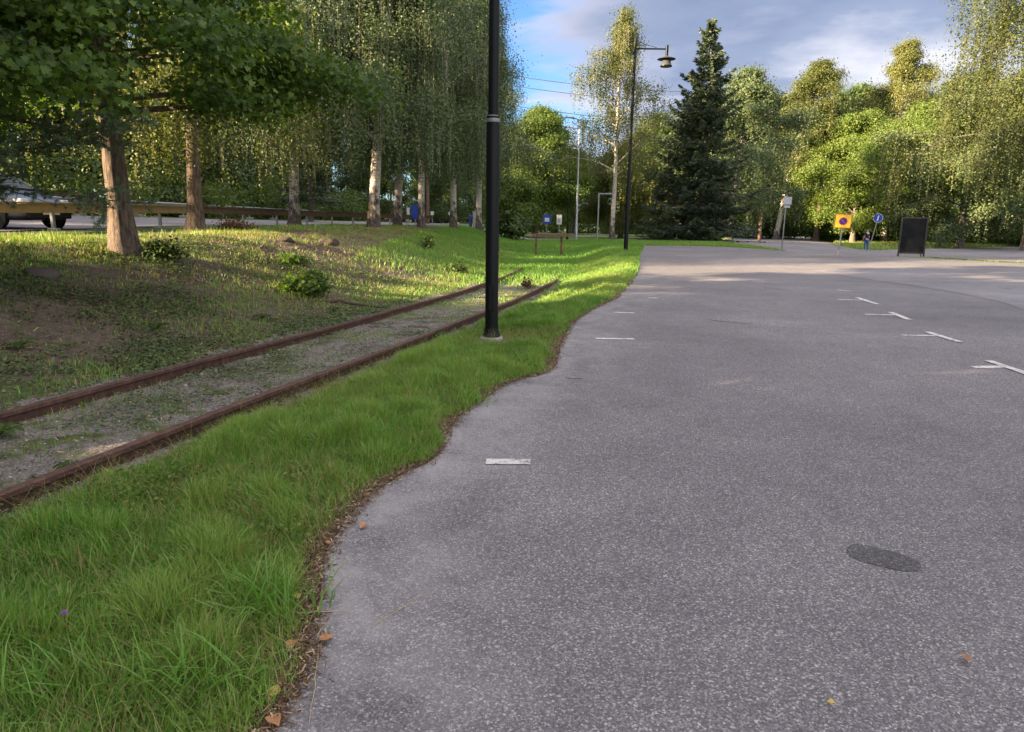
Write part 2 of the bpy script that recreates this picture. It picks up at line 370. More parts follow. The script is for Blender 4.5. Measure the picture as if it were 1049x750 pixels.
# ---------------------------------------------------------------- ground and paved sheets
rng = np.random.default_rng(7)
def resample(P, step, jit=0., seed=0):
    rg = np.random.default_rng(seed); out = []
    P = [np.array(p, float) for p in P]
    for a, b in zip(P, P[1:]+P[:1]):
        L = np.linalg.norm(b-a); n = max(1, int(L/(step if np.isscalar(step) else step)))
        d = (b-a)/max(L, 1e-6); nr = np.array([-d[1], d[0]])
        for i in range(n):
            p = a+(b-a)*i/n
            out.append(p+nr*jit*(fnoise(p[0]+31, p[1]+17, 3.1, seed, 3)-.5)*2)
    return np.array(out)
def inpoly(P, x, y):
    ins = np.zeros(x.shape, bool); n = len(P)
    for i in range(n):
        x1, y1 = P[i]; x2, y2 = P[(i+1) % n]
        if y1 == y2: continue
        c = ((y1 > y) != (y2 > y)) & (x < (x2-x1)*(y-y1)/(y2-y1)+x1); ins ^= c
    return ins
LOT_EDGE = [(-.75, -8), (-.78, .6), (-.73, 1.88), (-.71, 2.21), (-.79, 2.58), (-.86, 3.09), (-.74, 3.81), (-.50, 4.3), (-.40, 5.17), (-.04, 6.25), (.36, 6.75), (.47, 7.3), (.58, 8.15), (.92, 10.05), (1.4, 11.5), (1.95, 12.9), (2.5, 15), (2.91, 16.7), (3.6, 20), (4.24, 23.6), (5.1, 28), (6.5, 35.0)]
def smoothline(P, n=4):
    P = np.array(P); out = []
    for i in range(len(P)-1):
        p0 = P[max(i-1, 0)]; p1 = P[i]; p2 = P[i+1]; p3 = P[min(i+2, len(P)-1)]
        for k in range(n):
            t = k/n
            out.append(.5*((2*p1)+(-p0+p2)*t+(2*p0-5*p1+4*p2-p3)*t*t+(-p0+3*p1-3*p2+p3)*t**3))
    out.append(P[-1]); return [tuple(p) for p in out]
edge_s = smoothline(LOT_EDGE, 5)
LOT_FAR = [(8.7, 36.2), (10.6, 35.2), (11.4, 32.5), (11.7, 29.6), (14.3, 27.9), (15.1, 26.9), (16.1, 24.9), (18.2, 22.4), (24, 18.5), (45, 8), (45, -8)]
LOT = edge_s+LOT_FAR
ROAD = [(11.3, 29.0), (12.1, 33), (12.6, 37), (14.6, 50), (18, 61), (26, 85), (38, 112), (60, 170), (78, 170), (52, 112), (46, 98), (39, 86), (33.5, 75), (30.5, 66), (29.6, 60.5), (31, 59.5), (35.5, 63.5), (46, 71), (62, 82), (92, 95), (92, 62), (45, 22), (26, 18.9), (19.2, 22.8), (17.2, 25.2), (16.2, 27.2), (15.4, 28.6), (14.6, 27.4), (13.8, 26.6)]
LROAD = [(-12.6, -30), (-13.2, 5), (-12.2, 17), (-11.8, 28), (-9.9, 38), (-8.2, 50), (-6.2, 75), (-3, 112), (-14, 125), (-17, 75), (-19, 50), (-22, 38), (-24, 28), (-24.5, 17), (-26, 5), (-26, -30)]
PATH = [(-1.5, 66), (1.6, 60), (4.2, 54.8), (7.3, 51.2), (9.6, 51.6), (7.6, 54.2), (4.4, 59.6), (1.6, 66), (-.5, 71)]
FROAD = [(-4, 96), (10, 94), (30, 92), (30, 98), (10, 101), (-4, 103)]
def nonuni(segs):
    o = []
    for a, b, n in segs: o += list(np.linspace(a, b, n, endpoint=False))
    return np.array(o+[segs[-1][1]])
gx = nonuni([(-600, -100, 12), (-100, -30, 35), (-30, -10, 60), (-10, 4, 150), (4, 20, 40), (20, 60, 50), (60, 120, 20), (120, 600, 12)])
gy = nonuni([(-200, -20, 12), (-20, 1, 30), (1, 14, 150), (14, 32, 90), (32, 60, 60), (60, 120, 50), (120, 900, 20)])
XX, YY = np.meshgrid(gx, gy); x = XX.ravel(); y = YY.ravel()
masks = [inpoly(resample(P, 1.), x, y) for P in (LOT, ROAD, LROAD, PATH, FROAD)]
paved = np.any(masks, 0)
z = gz(x, y)
near = sm(60, 20, np.hypot(x, y)) if False else np.clip(1-(np.hypot(x, y)-25)/40, 0, 1)
s_ = (trackx(y)-x)*.96
rough_amp = .015+.035*sm(1.2, 4, s_)*sm(9, 6, s_)
zb = z+near*rough_amp*(fnoise(x, y, 2.7, 3)-.5)*2
z = np.where(paved, z-.05, zb)
nx, ny = len(gx), len(gy)
i = np.arange(ny-1)[:, None]*nx; j = np.arange(nx-1)[None, :]
Q = np.stack([i+j, i+j+1, i+nx+j+1, i+nx+j], -1).reshape(-1, 4)
gme = np_mesh('ground', np.stack([x, y, z], 1), Q)
col = np.zeros((len(x), 4), np.float32); col[:, 3] = 1
def bedw(s, y): return sm(-1.35, -1.0, s)*sm(1.5, 1.05, s)*sm(21, 15, y)
col[:, 0] = bedw(s_, y)
bank = sm(1.1, 2.0, s_)*sm(10, 7.5, s_)*sm(48, 34, y)*(1+.45*sm(12, 16, y))
col[:, 1] = np.clip(.12+.56*bank*(.75+.8*(fnoise(x, y, .35, 11)-.5)*2)+.25*bedw(s_, y), 0, 1)
# dead needles and soil gathered along the asphalt margin
ex = np.interp(y, [p[1] for p in LOT_EDGE], [p[0] for p in LOT_EDGE])
rim = np.exp(-np.maximum(ex-x, 0)/.07)*(x < ex+.2)*(y < 26)
col[:, 1] = np.clip(col[:, 1]+rim*1.0, 0, 1)
hill = sm(33, 38, s_)
col[:, 1] = np.maximum(col[:, 1], hill*.95)
col[:, 2] = np.clip((np.hypot(x, y)-18)/15, 0, 1)*(1-hill)
ca = gme.attributes.new('region', 'FLOAT_COLOR', 'POINT'); ca.data.foreach_set('color', col.ravel())
tag(link('ground', gme, M['ground'], smooth=True), kind='structure')

def sheet(name, P, m, dz, step=1., edge=1., jit=0., tintf=None, kind='structure', seed=0, refine=None):
    B = resample(P, edge, jit, seed)
    x0, y0 = B.min(0); x1, y1 = B.max(0)
    gx_, gy_ = np.meshgrid(np.arange(x0+step*.5, x1, step), np.arange(y0+step*.5, y1, step))
    q = np.stack([gx_.ravel(), gy_.ravel()], 1)
    if refine is not None: q = np.concatenate([q, refine])
    q = q[inpoly(B, q[:, 0], q[:, 1])]
    vs = [Vector(p) for p in B]+[Vector(p) for p in q]
    nb = len(B)
    ov, oe, of, *_ = delaunay_2d_cdt(vs, [], [list(range(nb))], 1, 1e-5)
    P2 = np.array([(v.x, v.y) for v in ov]); zz_ = gz(P2[:, 0], P2[:, 1])+dz
    me = bpy.data.meshes.new(name); me.from_pydata([(a, b_, c_) for (a, b_), c_ in zip(P2, zz_)], [], [f for f in of])
    a = me.attributes.new('tint', 'FLOAT', 'POINT')
    tv = tintf(P2[:, 0], P2[:, 1]) if tintf else np.zeros(len(P2))
    a.data.foreach_set('value', tv.astype(np.float32))
    me.update(); o = link(name, me, m); 
    if kind: tag(o, kind=kind)
    return o
def margin(x, y):
    e = np.interp(y, [p[1] for p in LOT_EDGE], [p[0] for p in LOT_EDGE]); return np.clip(1.0-(x-e)/.9, 0, 1)*np.clip((16-y)/6, 0, 1)
rx, ry = np.meshgrid(np.arange(-1, 4, .2), np.arange(1, 14, .2))
sheet('parking_lot', LOT, M['lot'], .008, 1., .12, .05, margin, refine=np.stack([rx.ravel(), ry.ravel()], 1))
sheet('road', ROAD, M['road'], .003, 1.5, .6, .06, seed=3)
sheet('road', LROAD, M['road'], .02, 1.5, 1., .0)
sheet('path', PATH, M['road'], .02, .8, .4, .05, seed=5)
sheet('road', FROAD, M['road'], .03, 2., 1., .0)
# the paler, re-laid area of asphalt on the right of the lot
WORN = smoothline([(8.3, 19.5), (9.2, 14.6), (8.9, 12.2), (8.0, 10.4), (7.35, 9.1), (7.3, 8.0), (7.9, 6.3), (12, 4)], 5)+[(30, 6), (26, 15), (17.5, 21.5), (12, 21.5)]
sheet('relaid_asphalt', WORN, M['worn'], .012, 1., .3, .05, seed=9)
def strip(p0, p1, w, m, name='painted_bay_line'):
    a = Vector(p0); b = Vector(p1); d = (b-a).normalized(); n = Vector((-d.y, d.x))*w/2
    sheet(name, [tuple(a-n), tuple(b-n), tuple(b+n), tuple(a+n)], m, .0135, .5, .05, .012, seed=int(abs(p0[0]*91+p0[1]*37)))
strip((-.16, 4.23), (.13, 4.24), .1, M['white']); strip((1.05, 8.63), (1.53, 8.63), .09, M['white'])
strip((.53, 6.54), (.68, 6.53), .05, M['dim']); strip((1.6, 10.93), (1.92, 10.9), .09, M['white'])
strip((2.5, 12.84), (2.68, 12.83), .08, M['white']); strip((3.03, 15.05), (3.28, 15.05), .1, M['dim'])
strip((3.0, 10.3), (3.45, 10.02), .07, M['dim']); strip((5.4, 14.9), (5.8, 14.5), .07, M['dim'])
for (a, b, c, d) in (((4.93, 7.27), (5.33, 7.33), (5.33, 7.62), (5.3, 6.92)), ((5.24, 9.22), (5.74, 9.2), (5.73, 9.5), (5.72, 8.74)),
                     ((5.68, 11.13), (6.19, 11.1), (6.23, 11.4), (6.1, 10.6)), ((6.1, 13.0), (6.61, 13.0), (6.64, 13.4), (6.52, 12.4)), ((6.86, 14.7), (7.05, 14.5), None, None)):
    strip(a, b, .085, M['white'])
    if c:
        a2 = Vector(c); b2 = Vector(d); dd = (b2-a2).normalized(); nn_ = Vector((-dd.y, dd.x))*.05
        sheet('painted_bay_line', [tuple(a2-nn_), tuple(b2-nn_), tuple(b2+nn_), tuple(a2+nn_)], M['white'], .0165, .5, .05, .012)
sheet('asphalt_patch', [(1.765+.13*math.cos(t)+.012*math.sin(3*t), 3.04+.105*math.sin(t)-.06*math.cos(t)) for t in np.linspace(0, 6.28, 24)[:-1]], M['patch'], .0105, .1, .012, .03)

# ---------------------------------------------------------------- railway
def track_pts(off, y0, y1, step=.3):
    ys = np.arange(y0, y1, step); xs = trackx(ys)
    d = np.stack([np.gradient(xs, ys), np.ones(len(ys))], 1); d /= np.linalg.norm(d, axis=1)[:, None]
    return np.stack([xs+d[:, 1]*off, ys-d[:, 0]*off], 1), d
RP = [(-.035, .0), (-.036, -.028), (-.012, -.04), (-.010, -.105), (-.062, -.122), (-.062, -.132), (.062, -.132), (.062, -.122), (.010, -.105), (.012, -.04), (.036, -.028), (.035, .0), (.025, .004), (-.025, .004)]
def rail(off, y0, y1, label, dip=0.):
    p, d = track_pts(off, y0, y1); k = len(RP); V = []
    L = np.arange(len(p))/len(p)
    for i, ((X, Y), (dx, dy)) in enumerate(zip(p, d)):
        zt = G(trackx(Y), Y)+.105-dip*max(0, L[i]-.85)*1.2+.006*math.sin(Y*1.3+off)
        for (a, h) in RP: V.append((X+dy*a, Y-dx*a, zt+h))
    n = len(p); Q = [(i*k+j, i*k+(j+1) % k, (i+1)*k+(j+1) % k, (i+1)*k+j) for i in range(n-1) for j in range(k)]
    me = bpy.data.meshes.new('railway_rail'); me.from_pydata(V, [], Q+[tuple(range(k))[::-1], tuple(range((n-1)*k, n*k))]); me.update()
    tag(link('railway_rail', me, M['rust']), label, 'rail', 'rusty rails of the disused siding')
rail(-.72, -3, 22.6, 'rusty rail along the foot of the bank, farther from the parking lot', .12)
rail(.72, -3, 18.6, 'rusty rail beside the green verge, nearer to the parking lot', .2)
yy = -2.2
rs = random.Random(4); k = 0
while yy < 20:
    p, d = [q[0] for q in track_pts(0, yy, yy+.5, .1)]
    me = MB().box((0, 0, 0), (2.35, .2, .12), bev=.015)
    o = me.build('railway_sleeper', M['sleeper']); o.location = (p[0]+rs.uniform(-.05, .05), p[1], G(*p)-.064+rs.uniform(-.012, .008)); o.rotation_euler = (0, 0, -math.atan2(d[0], d[1])+rs.uniform(-.02, .02))
    tag(o, 'dark rotting wooden sleeper sunk in the gravel under the rusty rails', 'sleeper', 'sleepers sunk in the track bed')
    yy += .82

# stones of the track bed (stuff)
def scatter_track(n, y0, y1, smax):
    ys = rng.uniform(y0, y1, n); s = rng.uniform(-1.3, 1.3, n); return trackx(ys)-s/.96, ys
def stones(n, xs, ys, size, name, label):
    base = np.array([(1, 0, 0), (0, 1, 0), (-1, 0, 0), (0, -1, 0), (0, 0, 1), (0, 0, -1)], float)
    F3 = np.array([(0, 1, 4), (1, 2, 4), (2, 3, 4), (3, 0, 4), (1, 0, 5), (2, 1, 5), (3, 2, 5), (0, 3, 5)])
    V = base[None]*rng.uniform(.6, 1.3, (n, 6, 1))*size[:, None, None]*np.array([1, 1, .6])
    a = rng.uniform(0, 6.28, n); c, s = np.cos(a)[:, None], np.sin(a)[:, None]
    V = np.stack([V[..., 0]*c-V[..., 1]*s, V[..., 0]*s+V[..., 1]*c, V[..., 2]], -1)
    V += np.stack([xs, ys, gz(xs, ys)+size*.15], 1)[:, None]
    tint = np.repeat(rng.random(n), 6)
    me = np_mesh(name, V, (F3[None]+np.arange(n)[:, None, None]*6).reshape(-1, 3), tint)
    tag(link(name, me, M['stone']), label, 'gravel', kind='stuff')
xs, ys = scatter_track(15000, 1.5, 13, 1)
stones(15000, xs, ys, rng.gamma(1.6, .0032, 15000)+.003, 'gravel', 'grey gravel between and beside the rusty rails')

# ---------------------------------------------------------------- grass and ground cover (stuff)
def blades(x, y, h, w, lean, tint, name, label, cat, mat='grass', zoff=0., flat=None):
    n = len(x); z = gz(x, y)+zoff-.01
    a = rng.uniform(0, 2*math.pi, n); b = a+rng.normal(0, .9, n)+math.pi/2
    dx, dy = np.cos(a), np.sin(a); lx, ly = np.cos(b), np.sin(b)
    T = np.array([0, .38, .75, 1.]); Wd = np.array([1, .85, .55, .08])
    bend = lean[:, None]*T[None]**2*h[:, None]
    up = np.sqrt(np.maximum(1-(lean[:, None]*T[None])**2*.75, .05))*T[None]*h[:, None]
    cxn = x[:, None]+lx[:, None]*bend; cyn = y[:, None]+ly[:, None]*bend; czn = z[:, None]+up
    V = np.empty((n, 4, 2, 3))
    for sgn, q in ((-1, 0), (1, 1)):
        V[:, :, q, 0] = cxn+sgn*dx[:, None]*w[:, None]*Wd[None]*.5
        V[:, :, q, 1] = cyn+sgn*dy[:, None]*w[:, None]*Wd[None]*.5
        V[:, :, q, 2] = czn
    f = np.array([(0, 1, 3, 2), (2, 3, 5, 4), (4, 5, 7, 6)])
    me = np_mesh(name, V, (f[None]+np.arange(n)[:, None, None]*8).reshape(-1, 4), np.repeat(tint, 8))
    return tag(link(name, me, M[mat]), label, cat, kind='stuff')
def edge_x(y): return np.interp(y, [p[1] for p in edge_s], [p[0] for p in edge_s])
def verge_pts(n, y0, y1, pw=1.):
    ys = y0+(y1-y0)*rng.random(n)**pw
    xl = trackx(ys)+.9; xr = edge_x(ys)
    xs = xl+(xr-xl)*rng.random(n)
    return xs, ys, xl, xr
# long lush grass near the camera
def verge(n, y0, y1, hs, wd, name, pw, label):
    x, y, xl, xr = verge_pts(n, y0, y1, pw)
    q = fnoise(x, y, 1.1, 21); q2 = fnoise(x, y, 3.7, 22); q3 = fnoise(x, y, .45, 25)
    edge = np.clip((xr-x+.05-.4*(q2-.3))/.14, 0, 1)*np.clip((x-xl+.1)/.5, .12, 1)
    lamp = np.clip((np.hypot((x+.05)*1., y-8.75)-.25)/.6, .0, 1)
    dens = np.clip((.25+1.5*(q-.28)+.9*(q2-.4)), .05, 1)*edge*lamp
    keep = rng.random(n) < dens
    x, y, q, q2, q3, edge, lamp = (t[keep] for t in (x, y, q, q2, q3, edge, lamp)); m = len(x)
    tuft = np.clip((q2-.5)*4, 0, 1)
    h = hs*(.35+.75*q+.65*tuft)*rng.uniform(.45, 1.25, m)*(.35+.65*edge)*(.4+.6*lamp)
    lean = np.clip(np.abs(rng.normal(.42, .36, m)), .03, 1.1)
    w = wd*rng.uniform(.6, 1.4, m)
    tint = np.clip(.56+.8*(q3-.5)+.55*(q2-.5)+rng.normal(0, .16, m)+(1-edge)*.15, 0, .76)
    dead = rng.random(m) < .07+.12*(q2 < .40)+.3*(1-lamp)+.10*(q < .40); tint[dead] = rng.uniform(.82, 1, dead.sum())
    blades(x, y, h, w, lean, tint, name, label, 'grass')
verge(300000, 1.3, 5.2, .15, .0052, 'grass', 1., 'long fresh green grass on the verge between the near rail and the asphalt')
verge(300000, 5.2, 11, .13, .0062, 'grass', 1.1, 'long fresh green grass on the verge between the near rail and the asphalt')
verge(170000, 11, 27, .12, .012, 'grass', 1.1, 'long fresh green grass on the verge between the near rail and the asphalt')
# broad-bladed arching clumps close to the camera
cl = [(-1.05, 2.02, 160, .26), (-.98, 2.5, 220, .24), (-1.5, 2.0, 90, .22), (-1.2, 3.4, 90, .2), (-.75, 4.6, 110, .2), (-.9, 5.1, 120, .18), (-2.2, 3.4, 70, .16), (-.35, 5.6, 90, .17), (-1.7, 2.8, 60, .18)]
xs = np.concatenate([rng.normal(a, .09, n) for a, b, n, h in cl]); ys = np.concatenate([rng.normal(b, .07, n) for a, b, n, h in cl])
hh = np.concatenate([h*rng.uniform(.5, 1.25, n) for a, b, n, h in cl]); n = len(xs)
blades(xs, ys, hh, rng.uniform(.005, .010, n), np.clip(rng.normal(.65, .25, n), .1, 1.15), np.clip(rng.normal(.58, .08, n), .3, .74), 'grass', 'tall arching clumps of broad grass closest to the camera', 'grass')
# bank: short sparse grass, clover-like ground cover, dry litter
def bank_pts(n, y0, y1, s0, s1, pw=1.4):
    ys = y0+(y1-y0)*rng.random(n)**pw; s = rng.uniform(s0, s1, n)
    return trackx(ys)-s/.96, ys, s
x, y, s = bank_pts(330000, 2.5, 34, 1.15, 12, 1.25)
q = fnoise(x, y, .8, 31); q2 = fnoise(x, y, 3., 32); lit_ = fnoise(x, y, .35, 11)
crest = sm(5.8, 7.6, s)
dens = np.clip(.36+1.7*(q-.42)+1.*(q2-.45)-.9*(lit_-.45), .06, 1)*(1-crest)+crest*.9*np.clip(.35+1.5*(q-.35), .1, 1)
midb = sm(11.5, 15, y)*sm(36, 28, y)*sm(1.8, 2.6, s); dens = dens*(1-.9*midb)
k = (rng.random(len(x)) < dens*.75) & (x > -.80*y-1.2) & (s < 8.8+.25*(y > 20)*5)
x, y, s, q, q2, crest = (t[k] for t in (x, y, s, q, q2, crest)); m = len(x)
tint = np.clip(.5+.5*(q-.5)+rng.normal(0, .1, m)+.1*crest, 0, .74); dead = rng.random(m) < .3; tint[dead] = rng.uniform(.78, 1, dead.sum())
blades(x, y, (.035+.04*q+.05*crest)*rng.uniform(.6, 1.7, m), (.0045+.0006*y)*rng.uniform(.7, 1.3, m), np.clip(np.abs(rng.normal(.45, .3, m)), .05, 1), tint, 'grass', 'short thin grass patches over the shaded bank above the rails', 'grass')
x, y, s = bank_pts(90000, 8, 36, 1.6, 8, 1.1); q = fnoise(x, y, 1.3, 91); k = rng.random(len(x)) < np.clip(.25+2*(q-.42), .05, 1)*sm(8, 14, y)
x, y, q = x[k], y[k], q[k]; m = len(x); tint = np.clip(rng.normal(.86, .09, m), .5, 1); g_ = rng.random(m) < .35; tint[g_] = rng.uniform(.35, .7, g_.sum())
blades(x, y, (.05+.06*q)*rng.uniform(.5, 1.5, m), np.full(m, .012), np.clip(np.abs(rng.normal(.7, .3, m)), .1, 1.1), tint, 'grass', 'dry yellowish grass and stalks over the brown part of the bank', 'grass')
# slope and hollow beyond the end of the track
n = 120000; y = rng.uniform(17, 52, n); x = rng.uniform(-4, 8, n); k = (~inpoly(resample(LOT, 1), x, y)) & (~inpoly(resample(PATH, 1), x, y)) & ((y > 24) | ((trackx(y)-x) < -1) | (rng.random(n) < (y-16)/6))
x, y = x[k], y[k]; m = len(x); q = fnoise(x, y, .5, 77)
blades(x, y, (.06+.10*q)*rng.uniform(.5, 1.4, m), np.full(m, .02), np.clip(np.abs(rng.normal(.4, .3, m)), .05, 1), np.clip(.55+.4*(q-.5)+rng.normal(0, .08, m), 0, .8), 'grass', 'green grass in the hollow beyond the end of the track', 'grass')
def patch_grass(P, n, h, w, label, t0=.55, dead=.1):
    P = np.array(P, float); x0, y0 = P.min(0); x1, y1 = P.max(0)
    x = rng.uniform(x0, x1, n*3); y = rng.uniform(y0, y1, n*3); k = inpoly(P, x, y); x, y = x[k][:n], y[k][:n]; m = len(x)
    t = np.clip(rng.normal(t0, .1, m), 0, .76); d = rng.random(m) < dead; t[d] = rng.uniform(.8, 1, d.sum())
    blades(x, y, h*rng.uniform(.4, 1.4, m), np.full(m, w), np.clip(np.abs(rng.normal(.4, .3, m)), .05, 1), t, 'grass', label, 'grass')
patch_grass([(6.6, 35.3), (8.8, 36.5), (10.7, 35.5), (11.45, 32.6), (11.6, 29.9), (12.0, 33), (12.5, 37), (14.3, 49), (6, 50)], 26000, .12, .022, 'grass strip along the far edge of the lot in front of the spruce')
patch_grass([(14.9, 27.3), (15.6, 28.2), (17.0, 25), (19.0, 22.6), (26, 18.6), (45, 21), (45, 8), (24, 18.6), (18.3, 22.55), (16.2, 25)], 9000, .07, .014, 'thin worn grass strip between the lot and the side road', .6, .35)
patch_grass([(29.9, 60.6), (31, 59.8), (35.5, 63.8), (46, 71.5), (62, 83), (80, 100), (52, 100), (39.5, 86), (34, 75), (30.9, 66)], 30000, .28, .05, 'rough sunlit grass verge behind the side road', .62, .3)
patch_grass([(18.6, 61), (26.5, 85), (38.5, 112), (30, 112), (16, 70)], 12000, .2, .06, 'green grass between the road and the wood', .55, .15)
# small round-leaved ground cover
def leafcards(C_, N_, size, tint, name, mat, shape, parent=None):
    n = len(C_); T = np.cross(N_, rng.normal(size=(n, 3))); T /= np.linalg.norm(T, axis=1)[:, None]+1e-9; B = np.cross(N_, T)
    sh = np.array(shape, float); k = len(sh)
    V = C_[:, None]+size[:, None, None]*(sh[None, :, 0, None]*T[:, None]+sh[None, :, 1, None]*B[:, None])
    if sh.shape[1] > 2: V = V+size[:, None, None]*sh[None, :, 2, None]*N_[:, None]
    me = np_mesh(name, V, np.arange(n*k).reshape(n, k), np.repeat(tint, k))
    return link(name, me, M[mat], parent)
KITE = [(0, -.5), (.34, -.05), (0, .55), (-.34, -.05)]
ROUND = [(0, -.5), (.42, -.25), (.45, .2), (0, .5), (-.45, .2), (-.42, -.25)]
MAPLE = [(0, -.35), (.22, -.38), (.5, -.22), (.3, -.02), (.55, .25), (.2, .2), (0, .62), (-.2, .2), (-.55, .25), (-.3, -.02), (-.5, -.22), (-.22, -.38)]
x, y, s = bank_pts(170000, 2.6, 16, .9, 7.2, 1.3)
q = fnoise(x, y, 1.0, 41); q2 = fnoise(x, y, 4., 42)
k = rng.random(len(x)) < np.clip(3.2*(q-.43)+1.5*(q2-.42), 0.03, 1); x, y, q2 = x[k], y[k], q2[k]; m = len(x)
Nn = np.stack([rng.normal(0, .4, m), rng.normal(0, .4, m), np.ones(m)], 1); Nn /= np.linalg.norm(Nn, axis=1)[:, None]
o = leafcards(np.stack([x, y, gz(x, y)+rng.uniform(.01, .05, m)], 1), Nn, rng.uniform(.015, .04, m), np.clip(rng.normal(.5, .2, m), 0, 1), 'ground_cover', 'birchleaf', ROUND)
tag(o, 'small round-leaved ground cover creeping over the bank and the track bed', 'ground cover', kind='stuff')
x, y, s = bank_pts(60000, 2.0, 16, -1.1, 1.1, 1.2); q = fnoise(x, y, 1.6, 51); k = rng.random(len(x)) < np.clip(4*(q-.5), 0, 1); x, y = x[k], y[k]; m = len(x)
Nn = np.stack([rng.normal(0, .4, m), rng.normal(0, .4, m), np.ones(m)], 1); Nn /= np.linalg.norm(Nn, axis=1)[:, None]
tag(leafcards(np.stack([x, y, gz(x, y)+rng.uniform(.01, .04, m)], 1), Nn, rng.uniform(.01, .028, m), np.clip(rng.normal(.5, .2, m), 0, 1), 'ground_cover', 'birchleaf', ROUND), 'low green weeds growing in the gravel between the rails', 'ground cover', kind='stuff')
x, y, s = bank_pts(26000, 2.2, 19, -1.0, 1.0, 1.1); q = fnoise(x, y, 1.1, 57); k = rng.random(len(x)) < np.clip(3.5*(q-.5), .01, 1)+.4*sm(13, 18, y); x, y, q = x[k], y[k], q[k]; m = len(x)
tint = np.clip(rng.normal(.55, .12, m), 0, .76); dd_ = rng.random(m) < .3; tint[dd_] = rng.uniform(.8, 1, dd_.sum())
blades(x, y, .05*rng.uniform(.4, 1.6, m), .004+.0006*y, np.clip(np.abs(rng.normal(.5, .3, m)), .05, 1), tint, 'grass', 'sparse low grass growing in the gravel between the rails', 'grass')
x, y, xl, xr = verge_pts(40000, 1.4, 12, 1.3); q = fnoise(x, y, 1.9, 58); k = (rng.random(len(x)) < np.clip(5*(q-.56), 0, 1)) & (x < xr-.08); x, y = x[k], y[k]; m = len(x)
Nn = np.stack([rng.normal(0, .5, m), rng.normal(0, .5, m), np.ones(m)], 1); Nn /= np.linalg.norm(Nn, axis=1)[:, None]
tag(leafcards(np.stack([x, y, gz(x, y)+rng.uniform(.03, .11, m)], 1), Nn, rng.uniform(.012, .026, m), np.clip(rng.normal(.5, .2, m), 0, 1), 'ground_cover', 'maple', ROUND), 'clover and small broad leaves growing among the verge grass', 'ground cover', kind='stuff')
x, y, xl, xr = verge_pts(9000, 1.4, 9, 1.2); m = len(x); k = x < xr-.03; x, y = x[k], y[k]; m = len(x)
blades(x, y, rng.uniform(.10, .28, m), rng.uniform(.0016, .003, m), np.clip(rng.normal(.75, .3, m), .1, 1.15), rng.uniform(.84, 1, m), 'grass', 'dry pale stalks leaning through the verge grass', 'grass')
# litter: dry stalks and needles on the bank and along the asphalt margin
x, y, s = bank_pts(120000, 2.6, 34, 1.2, 8, 1.15); lq = fnoise(x, y, .9, 61); k = rng.random(len(x)) < np.clip(.35+2*(lq-.45), .05, 1); x, y = x[k], y[k]
def litter(x, y, sz, label, zo=.006):
    m = len(x); Nn = np.stack([rng.normal(0, .3, m), rng.normal(0, .3, m), np.ones(m)], 1); Nn /= np.linalg.norm(Nn, axis=1)[:, None]
    L = sz*rng.uniform(.4, 1.6, m); wd = rng.uniform(.04, .3, m)
    T = np.cross(Nn, rng.normal(size=(m, 3))); T /= np.linalg.norm(T, axis=1)[:, None]; B = np.cross(Nn, T)
    c = np.stack([x, y, gz(x, y)+zo+rng.uniform(0, .015, m)], 1)
    sh = np.array([(-1, -1), (1, -.6), (1, .6), (-1, 1)], float)*.5
    V = c[:, None]+L[:, None, None]*(sh[None, :, 0, None]*T[:, None]+wd[:, None, None]*sh[None, :, 1, None]*B[:, None])
    me = np_mesh('litter', V, np.arange(m*4).reshape(m, 4), np.repeat(rng.random(m)**1.9, 4))
    tag(link('litter', me, M['dry']), label, 'litter', kind='stuff')
litter(x, y, .05, 'dry leaves and dead stalks lying on the brown bank')
n = 30000; y = 1.3+12*rng.random(n)**1.6; x = edge_x(y)-np.abs(rng.normal(0, .09, n))+rng.normal(.02, .025, n)
litter(x, y, .02, 'brown pine needles and dead leaf scraps along the ragged asphalt margin', .009)
x, y, s = bank_pts(14000, 2.0, 20, -1.4, 1.4, 1.2); litter(x, y, .03, 'dead leaf scraps between the rails')

